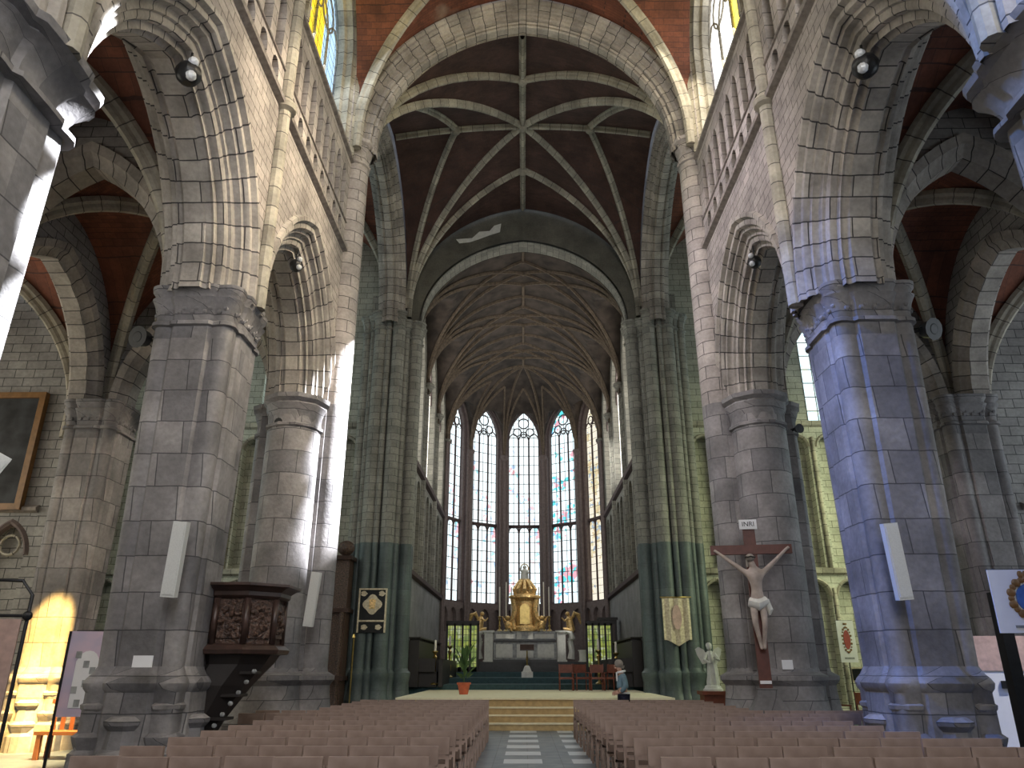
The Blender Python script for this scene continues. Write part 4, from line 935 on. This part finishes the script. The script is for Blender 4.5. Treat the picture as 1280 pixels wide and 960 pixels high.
for sy in (-1,1):
    m = MB(); hx, hy, hz = -.16, sy*.19, .975; m.ball((hx,hy,hz),.04,8,(1.2,.6,1))
    for j in range(4): m.tube([(hx-.03,hy,hz+.03-.02*j),(hx-.08,hy-.005*sy,hz+.02-.02*j),(hx-.105,hy-.02*sy,hz+.0-.02*j)],[.011,.01,.008],5)
    m.tube([(hx,hy,hz+.035),(hx-.04,hy-.02*sy,hz+.06)],[.012,.009],5); m.build('hand','skin',body)
    m = MB(); m.ball((-.07+(.05 if sy>0 else 0),sy*.105,.05),.06,8,(1.9,.8,.8)); m.build('shoe','blacksteel',body)

# ------------------------------------------------------------------ chairs
def chair(loc, rz, detailed=True):
    t = empty('wooden_chair', loc, rz=rz)
    parts = []
    def add(nm, fn, mat='wood'):
        m = MB(); fn(m); parts.append((nm, m, mat))
    for a in (-.195,.195):
        add('leg', lambda m: m.box2((a-.018,-.02,0),(a+.018,.02,.86)))      # rear post
        add('leg', lambda m: m.box2((a-.018,.36,0),(a+.018,.40,.44)))
    add('seat', lambda m: m.box2((-.205,-.02,.43),(.205,.40,.465)), 'wood2')
    add('backrest', lambda m: (m.box2((-.218,-.03,.70),(.218,.01,.87)), m.box2((-.195,-.005,.55),(.195,.015,.60))))
    add('book_box', lambda m: (m.box2((-.18,-.15,.47),(.18,-.02,.485)), m.box2((-.18,-.155,.47),(.18,-.14,.56)), m.box2((-.19,-.15,.47),(-.175,-.02,.58)), m.box2((.175,-.15,.47),(.19,-.02,.58))), 'wood2')
    add('stretcher', lambda m: (m.box2((-.2,.0,.2),(-.185,.38,.23)), m.box2((.185,.0,.2),(.2,.38,.23)), m.box2((-.19,-.01,.12),(.19,.01,.15))), 'wood2')
    if detailed:
        for nm, m, mat in parts: m.build(nm, mat, t)
        return t
    return t
proto = chair((0,0,0), 0)
whole = MB()
def copy_tree(root):
    r = root.copy(); COL.objects.link(r)
    for ch in root.children:
        c = ch.copy(); COL.objects.link(c); c.parent = r
    return r
# single-mesh version for the far rows, same shape
fm = MB()
for ch in proto.children:
    b = len(fm.v); me = ch.data; fm.v += [tuple(v.co) for v in me.vertices]
    for p in me.polygons: fm.f.append(tuple(b+i for i in p.vertices)); fm.u.append([(0,0)]*len(p.vertices)); fm.sm.append(False)
far = fm.build('wooden_chair', 'wood')
ROWS = 14; first = True; farfirst = True; rnd = random.Random(5)
for r in range(ROWS):
    y = 7.25+r*.955
    seats = [(-1, j) for j in range(7 if y < 13.3 else 9)] + [(1, j) for j in range(9 if r < 3 else 8 if y < 13.3 else 11)]
    for sd, j in seats:
        x = (-1.12-.455*j) if sd < 0 else (1.36+.455*j)
        if sd > 0 and x > 4.3 and y > 15.3: continue
        if sd > 0 and x > 4.7 and 10.3 < y < 13: continue
        if sd < 0 and x < -4.2 and y > 15.6: continue
        x += rnd.uniform(-.015,.015); yy = y+rnd.uniform(-.04,.04); rz = rnd.uniform(-.03,.03)
        if r < 7:
            o = proto if first else copy_tree(proto); first = False
        else:
            o = far if farfirst else far.copy()
            if not farfirst: COL.objects.link(o)
            farfirst = False
        o.location = (x, yy, 0); o.rotation_euler = (0,0,rz)
        o['label'] = 'brown wooden chair, %s from the centre aisle in the %s row %s' % (ordw(j), ordw(r), 'of the pulpit side' if sd < 0 else 'of the crucifix side')
        o['category'] = 'chair'; o['group'] = 'rows of nave chairs'

# ------------------------------------------------------------------ fittings
def loudspeaker(loc, tilt, roll_, rz, lab, h=1.05):
    t = empty('column_loudspeaker', loc, lab, 'loudspeaker', 'white column loudspeakers on the piers'); t.rotation_euler = (tilt, roll_, rz)
    m = MB(); m.box((0,0,0),(.2,.12,h)); m.build('case','plastic',t); m = MB(); m.box((0,-.065,0),(.165,.012,h-.07)); m.build('grille','plastic',t)
    m = MB(); m.box((0,.1,h*.3),(.05,.14,.05)); m.box((0,.1,-h*.3),(.05,.14,.05)); m.build('bracket','blacksteel',t)
loudspeaker((-5.02,10.72,3.05), R(6), R(4), 0, 'long white loudspeaker on the pier left of the pulpit')
loudspeaker((5.18,10.72,3.0), R(6), R(-5), 0, 'long white loudspeaker on the blue-tinted pier')
loudspeaker((-4.5,16.15,2.95), R(6), R(6), 0, 'slim white loudspeaker on the crossing pier right of the pulpit', 1.1)
loudspeaker((-5.02,6.4,2.95), 0, R(24), R(40), 'white loudspeaker cut by the left edge, in front of the painting')
def notice(loc, w_, h_, lab):
    m = MB(); m.box((0,0,0),(w_,.012,h_)); o = m.build('paper_notice','white'); o.location = loc; tag(o, lab, 'notice')
notice((-5.2,10.62,1.68),.27,.15,'small white notice on the pier left of the pulpit'); notice((5.3,16.24,1.66),.22,.18,'small white notice beside the crucifix')
def floodlight(loc, aim, lab, s=1.0, mat='blacksteel', grp='floodlights on the capitals'):
    t = empty('floodlight', loc, lab, 'lamp', grp); t.rotation_euler = (Vector(aim)).to_track_quat('-Z','Y').to_euler()
    m = MB(); m.lathe((0,0,0),[(.05*s,.2*s),(.13*s,.16*s),(.16*s,0),(.19*s,-.03*s)],12); m.build('housing',mat,t)
    m = MB(); m.lathe((0,0,0),[(.12*s,-.02*s),(.08*s,-.035*s)],12); m.build('lens','blacksteel',t)
    m = MB(); m.tube([(-.19*s,0,.05*s),(-.19*s,0,.25*s),(.19*s,0,.25*s),(.19*s,0,.05*s)],.015,5); m.tube([(0,0,.25*s),(0,0,.42*s)],.02,5); m.build('bracket','blacksteel',t)
floodlight((-6.45,11.2,6.75),(-.3,-1,-.2),'black floodlight under the capital of the pier left of the pulpit')
floodlight((6.75,11.3,6.85),(.4,-1,-.3),'black floodlight under the capital of the blue-tinted pier')
floodlight((-5.7,16.3,6.9),(-.3,-1,-.2),'small floodlight on the capital right of the pulpit pier',.6)
floodlight((6.25,16.3,6.7),(.3,-1,-.1),'small floodlight on the capital above the crucifix',.6)
for sx in (-1,1):
    for c, s, lb in ((8.78,1.3,'nearest'),(14.5,1.0,'second')):
        t = empty('arch_projector',(sx*5.1,c,10.22 if c<10 else 10.2),'round projector lamp under the %s arch apex on the %s side' % (lb,'pulpit' if sx<0 else 'crucifix'),'lamp','projector lamps hanging in the arches')
        m = MB(); m.tube([(0,0,.2),(0,0,-.1)],.02,6); m.build('rod','blacksteel',t)
        m = MB(); m.ball((0,0,-.2),.15*s,10); m.build('housing','blacksteel',t)
        for k in (-1,1):
            m = MB(); m.ball((-sx*.1+.0,-.1,-.2+.1*k*s),.062*s,8); m.build('lamp_glass','lamp',t)
# painting on the chapel wall
t = empty('wall_painting',(-13.3,17.6,5.3),'large dark oil painting in a worn gilt frame on the chapel wall','painting')
m = MB(); m.box2((-1.3,0,0),(1.0,.06,2.7)); m.build('canvas','picture',t)
m = MB()
for a,b in (((-1.45,-.06,-.15),(-1.3,.1,2.85)),((1.0,-.06,-.15),(1.15,.1,2.85)),((-1.3,-.06,-.15),(1.0,.1,0)),((-1.3,-.06,2.7),(1.0,.1,2.85))): m.box2(a,b)
m.build('gilt_frame','frame',t)
# right chapel wall trefoil panel handled by wall; framed coat of arms (hatchment)
t = empty('hatchment',(-5.42,27.34,2.75),'framed black and silver coat of arms board on the left chancel pier','plaque')
m = MB(); m.box2((-.45,0,.42),(.45,.05,1.45)); m.box2((-.45,0,0),(.45,.05,.36)); m.build('black_board','black',t)
m = MB()
for a,b in (((-.5,-.04,.0),(-.45,.07,1.5)),((.45,-.04,.0),(.5,.07,1.5)),((-.45,-.04,1.45),(.45,.07,1.5)),((-.45,-.04,.36),(.45,.07,.42))): m.box2(a,b)
m.build('pale_frame','bannercloth',t)
m = MB(); m.prism([(.31*cos(2*pi*k/32)*(1+.12*cos(8*pi*k/32)), .95+.31*sin(2*pi*k/32)*(1+.12*cos(8*pi*k/32))) for k in range(32)], lambda a,b,d:(a,-.03+d,b),0,.03); sh_ = m.build('shield','bannercloth',t)
m = MB(); m.prism([(-.1,.8),(.1,.8),(.12,1.1),(0,1.15),(-.12,1.1)], lambda a,b,d:(a,-.045+d,b),0,.02); m.build('crest','gold',sh_)
for x,z in ((-.32,1.32),(.32,1.32),(-.25,.18),(.25,.18)):
    m = MB(); m.prism([(x+.11*cos(2*pi*k/16)*(1+.2*cos(5*2*pi*k/16)),z+.09*sin(2*pi*k/16)) for k in range(16)], lambda a,b,d:(a,-.02+d,b),0,.02); m.build('ornament','bannercloth',t)
# carved wooden screen and brass staff beside it
t = empty('carved_wooden_casing',(-6.35,26.9,0),'tall brown carved wooden casing left of the coat of arms board','furniture')
m = MB(); m.box2((-.9,0,0),(.1,.7,5.2)); m.build('body','oak',t)
for z in (1.2,3.4,5.2):
    m = MB(); m.box2((-1.0,-.12,z),(.2,.75,z+.14)); m.build('cornice','oakp',t)
for x in (-.8,-.02):
    m = MB(); m.lathe((x,-.06,0),[(.1,0),(.1,.2),(.06,.3),(.06,1.1),(.1,1.2)],10); m.lathe((x,-.06,1.34),[(.08,0),(.05,.3),(.09,.9),(.05,1.6),(.09,2.06)],10); m.build('turned_column','oak',t)
m = MB(); m.ball((-.05,-.02,5.6),.3,10,(1,1,.9)); m.build('finial','oak',t)
m = MB(); m.lathe((0,0,0),[(.14,0),(.14,.05),(.025,.1),(.025,2.5),(.06,2.55),(.03,2.65)],8); o = m.build('processional_staff','brass'); o.location=(-5.75,26.2,0); tag(o,'slender brass staff on a foot beside the left chancel pier','staff')
# gold banner
t = empty('embroidered_banner',(5.3,27.3,2.3),'gold embroidered cloth banner hanging on the right chancel pier','banner')
m = MB(); P = []; U = []
for i in range(13):
    x = -.48+.08*i; row = []; ur = []
    for j in range(9):
        z = 1.6*j/8 if not j == 0 else .22*abs(x)/.48*1.2; row.append((x, .03*sin(i*1.6), z)); ur.append((x,z))
    P.append(row); U.append(ur)
m.grid(P,U,True); P2 = [[(a,b+.03,c) for a,b,c in r] for r in P]; m.grid(P2,U,True); cl = m.build('cloth','bannercloth',t)
m = MB(); m.prism([(.16*cos(2*pi*k/20),.95+.42*sin(2*pi*k/20)) for k in range(20)],lambda a,b,d:(a,-.05+d,b),0,.02); m.build('embroidered_figure','beige',cl)
m = MB(); m.tube([(-.55,0,1.63),(.55,0,1.63)],.025,7); m.build('pole','brass',t)
# banner with red crest + screen in the transept
def crest_banner(loc, w_, h_, col, lab, rz=0, stand=False, name='heraldic_banner'):
    t = empty(name, loc, lab, 'banner', rz=rz)
    m = MB(); m.box2((-w_/2,0,0),(w_/2,.02,h_)); cl = m.build('cloth','white',t)
    cx, cz = 0, h_*.54
    m = MB(); m.prism([(w_*.19*cos(2*pi*k/24), cz+h_*.23*sin(2*pi*k/24)) for k in range(24)], lambda a,b,d:(a,-.012+d,b),0,.012); m.build('shield',col,cl)
    m = MB()
    for k in range(20):
        a = 2*pi*k/20; m.ball((w_*.255*cos(a), -.008, cz+h_*.30*sin(a)), w_*.045*(1+.4*(k%2)), 6, (1,.3,1))
    for k in (-1,0,1): m.ball((k*w_*.07,-.008,cz+h_*.38), w_*.04, 6, (1,.3,1.4))
    m.build('crest_surround','frame',cl)
    m = MB(); m.box2((-w_*.28,-.006,h_*.08),(w_*.28,0,h_*.12)); m.build('motto_ribbon','marblegrey',cl)
    if stand:
        m = MB(); m.tube([(-w_/2,.03,h_),(w_/2,.03,h_)],.012,6); m.tube([(0,.05,h_),(0,.05,-loc[2])],.02,6); m.build('pole','blacksteel',t)
    else:
        m = MB(); m.tube([(-w_/2,.03,h_),(w_/2,.03,h_)],.012,6); m.build('pole','blacksteel',t)
    return t
crest_banner((6.58,10.2,2.02),.92,.80,'bluepaint','white banner with a blue oval coat of arms by the right edge',R(-6),True)
crest_banner((9.75,24.0,1.75),.55,1.2,'redpaint','small white banner with a red coat of arms hung in the transept',R(8),True)
t = empty('display_screen',(10.1,24.2,1.2),'small framed screen below the red crest banner','screen')
m = MB(); m.box2((-.3,0,0),(.3,.05,.42)); m.build('frame','bannercloth',t); m = MB(); m.box2((-.25,-.01,.05),(.25,0,.37)); m.build('panel','black',t); m = MB(); m.tube([(0,.03,0),(0,.03,-1.2)],.025,6); m.build('stand_pole','blacksteel',t)
for i,(x,y,lb) in enumerate(((6.3,24.6,'wooden prayer chair beside the white angel'),(9.8,23.2,'wooden prayer chair under the small screen'),(8.6,22.5,'wooden prayer chair in the right transept behind the crossing pier'))):
    armchair((x,y,0), .3, lb)
# exhibit boards on the right
t = empty('exhibition_board',(8.6,14.6,0),'bright exhibition board with pink photograph beyond the blue-tinted pier','display board')
m = MB(); m.box2((-.6,0,.1),(1.2,.05,1.55)); m.build('lower_panel','white',t); m = MB(); m.box2((-.6,-.01,1.55),(1.2,.05,2.15)); m.build('photo_print','beige',t)
m = MB(); m.box2((-.05,-.03,1.25),(.1,-.005,1.38)); m.build('caption_card','blacksteel',t)
for x in (-.6,1.2):
    m = MB(); m.box2((x-.02,-.02,0),(x+.02,.07,2.2)); m.build('post','blacksteel',t)
m = MB(); m.box2((-.09,-.09,0),(.09,.09,2.7)); m.box2((-.2,-.2,0),(.2,.2,.05)); o = m.build('display_post','blacksteel'); o.location=(7.3,12.1,0); tag(o,'square black post between blue-tinted pier and crest banner','post')
t = empty('stone_bust',(7.15,10.9,0),'weathered stone figure on a block at the right edge','statue')
m = MB(); m.box2((-.3,-.25,0),(.3,.25,.75)); m.box2((-.34,-.29,.7),(.34,.29,.78)); m.build('block','marblegrey',t)
m = MB(); m.lathe((0,0,.78),[(.2,0),(.24,.2),(.27,.42),(.2,.55),(.09,.6),(.08,.68)],14); m.ball((0,-.02,1.56),.13,12,(.9,1,1.2)); m.ball((0,-.15,1.54),.025,6); m.ball((0,.03,1.62),.13,10); m.build('bust','marblegrey',t)
# left info panels
t = empty('information_panel',(-7.35,13.2,0),'tall lilac information panel on black legs in front of the sunlit pier','display board',rz=R(12))
m = MB(); m.box2((-.36,0,.85),(.36,.03,2.18)); pn = m.build('printed_panel','lilac',t)
m = MB(); m.prism([(-.20,.98),(.14,.98),(.16,1.7)]+[(.16-.02+.0-.16*(1-cos(pi*k/8)),1.7+.17*sin(pi*k/8)) for k in range(1,8)]+[(-.2,1.7)], lambda a,b,d:(a,-.008+d,b),0,.008); m.build('printed_arch','white',pn)
for x,z in ((-.22,1.75),(-.08,1.6),(.03,1.5),(-.05,1.3),(-.2,1.2),(-.12,1.0)):
    m = MB(); m.box2((x,-.014,z),(x+.09,-.008,z+.11)); m.build('printed_block','marblegrey',pn)
for x in (-.37,.37):
    m = MB(); m.box2((x-.018,-.02,0),(x+.018,.02,2.18)); m.build('leg','blacksteel',t); m = MB(); m.box2((x-.02,-.25,0),(x+.02,.25,.03)); m.build('foot','blacksteel',t)
m = MB(); m.box2((-.3,.05,.85),(.42,.09,2.2)); m.build('backing_board','blacksteel',t)
t = empty('poster_stand',(-6.68,9.4,0),'black steel stand with a blank grey-brown board at the left edge','display board',rz=R(15))
m = MB(); m.tube([(.5,0,0),(.5,0,2.45),(.36,0,2.62),(-.5,0,2.62),(-.5,0,0)],.022,7); m.tube([(-.5,0,2.2),(.5,0,2.2)],.02,7); m.build('steel_frame','blacksteel',t)
m = MB(); m.box2((-.46,-.015,.75),(.44,.015,2.16)); m.build('board','beige',t)
m = MB(); m.ball((.5,-.02,2.2),.06,8); m.build('clamp','blacksteel',t)
# orange slatted bench
t = empty('slatted_bench',(-8.35,15.4,0),'orange slatted wooden bench behind the lilac panel','bench')
m = MB(); m.box2((-.9,-.2,.42),(.9,.25,.48)); m.build('seat','orange',t)
for k in range(10):
    m = MB(); m.box2((-.85+.18*k,.22,.48),(-.78+.18*k,.26,.95)); m.build('back_slat','orange',t)
m = MB(); m.box2((-.9,.2,.95),(.9,.28,1.03)); m.build('top_rail','orange',t)
for x in (-.8,.8):
    for y in (-.15,.2):
        m = MB(); m.box2((x-.04,y-.04,0),(x+.04,y+.04,.42)); m.build('leg','orange',t)
notice((-11.6,17.2,2.0),.22,.12,'small pale notice left of the sunlit pier')
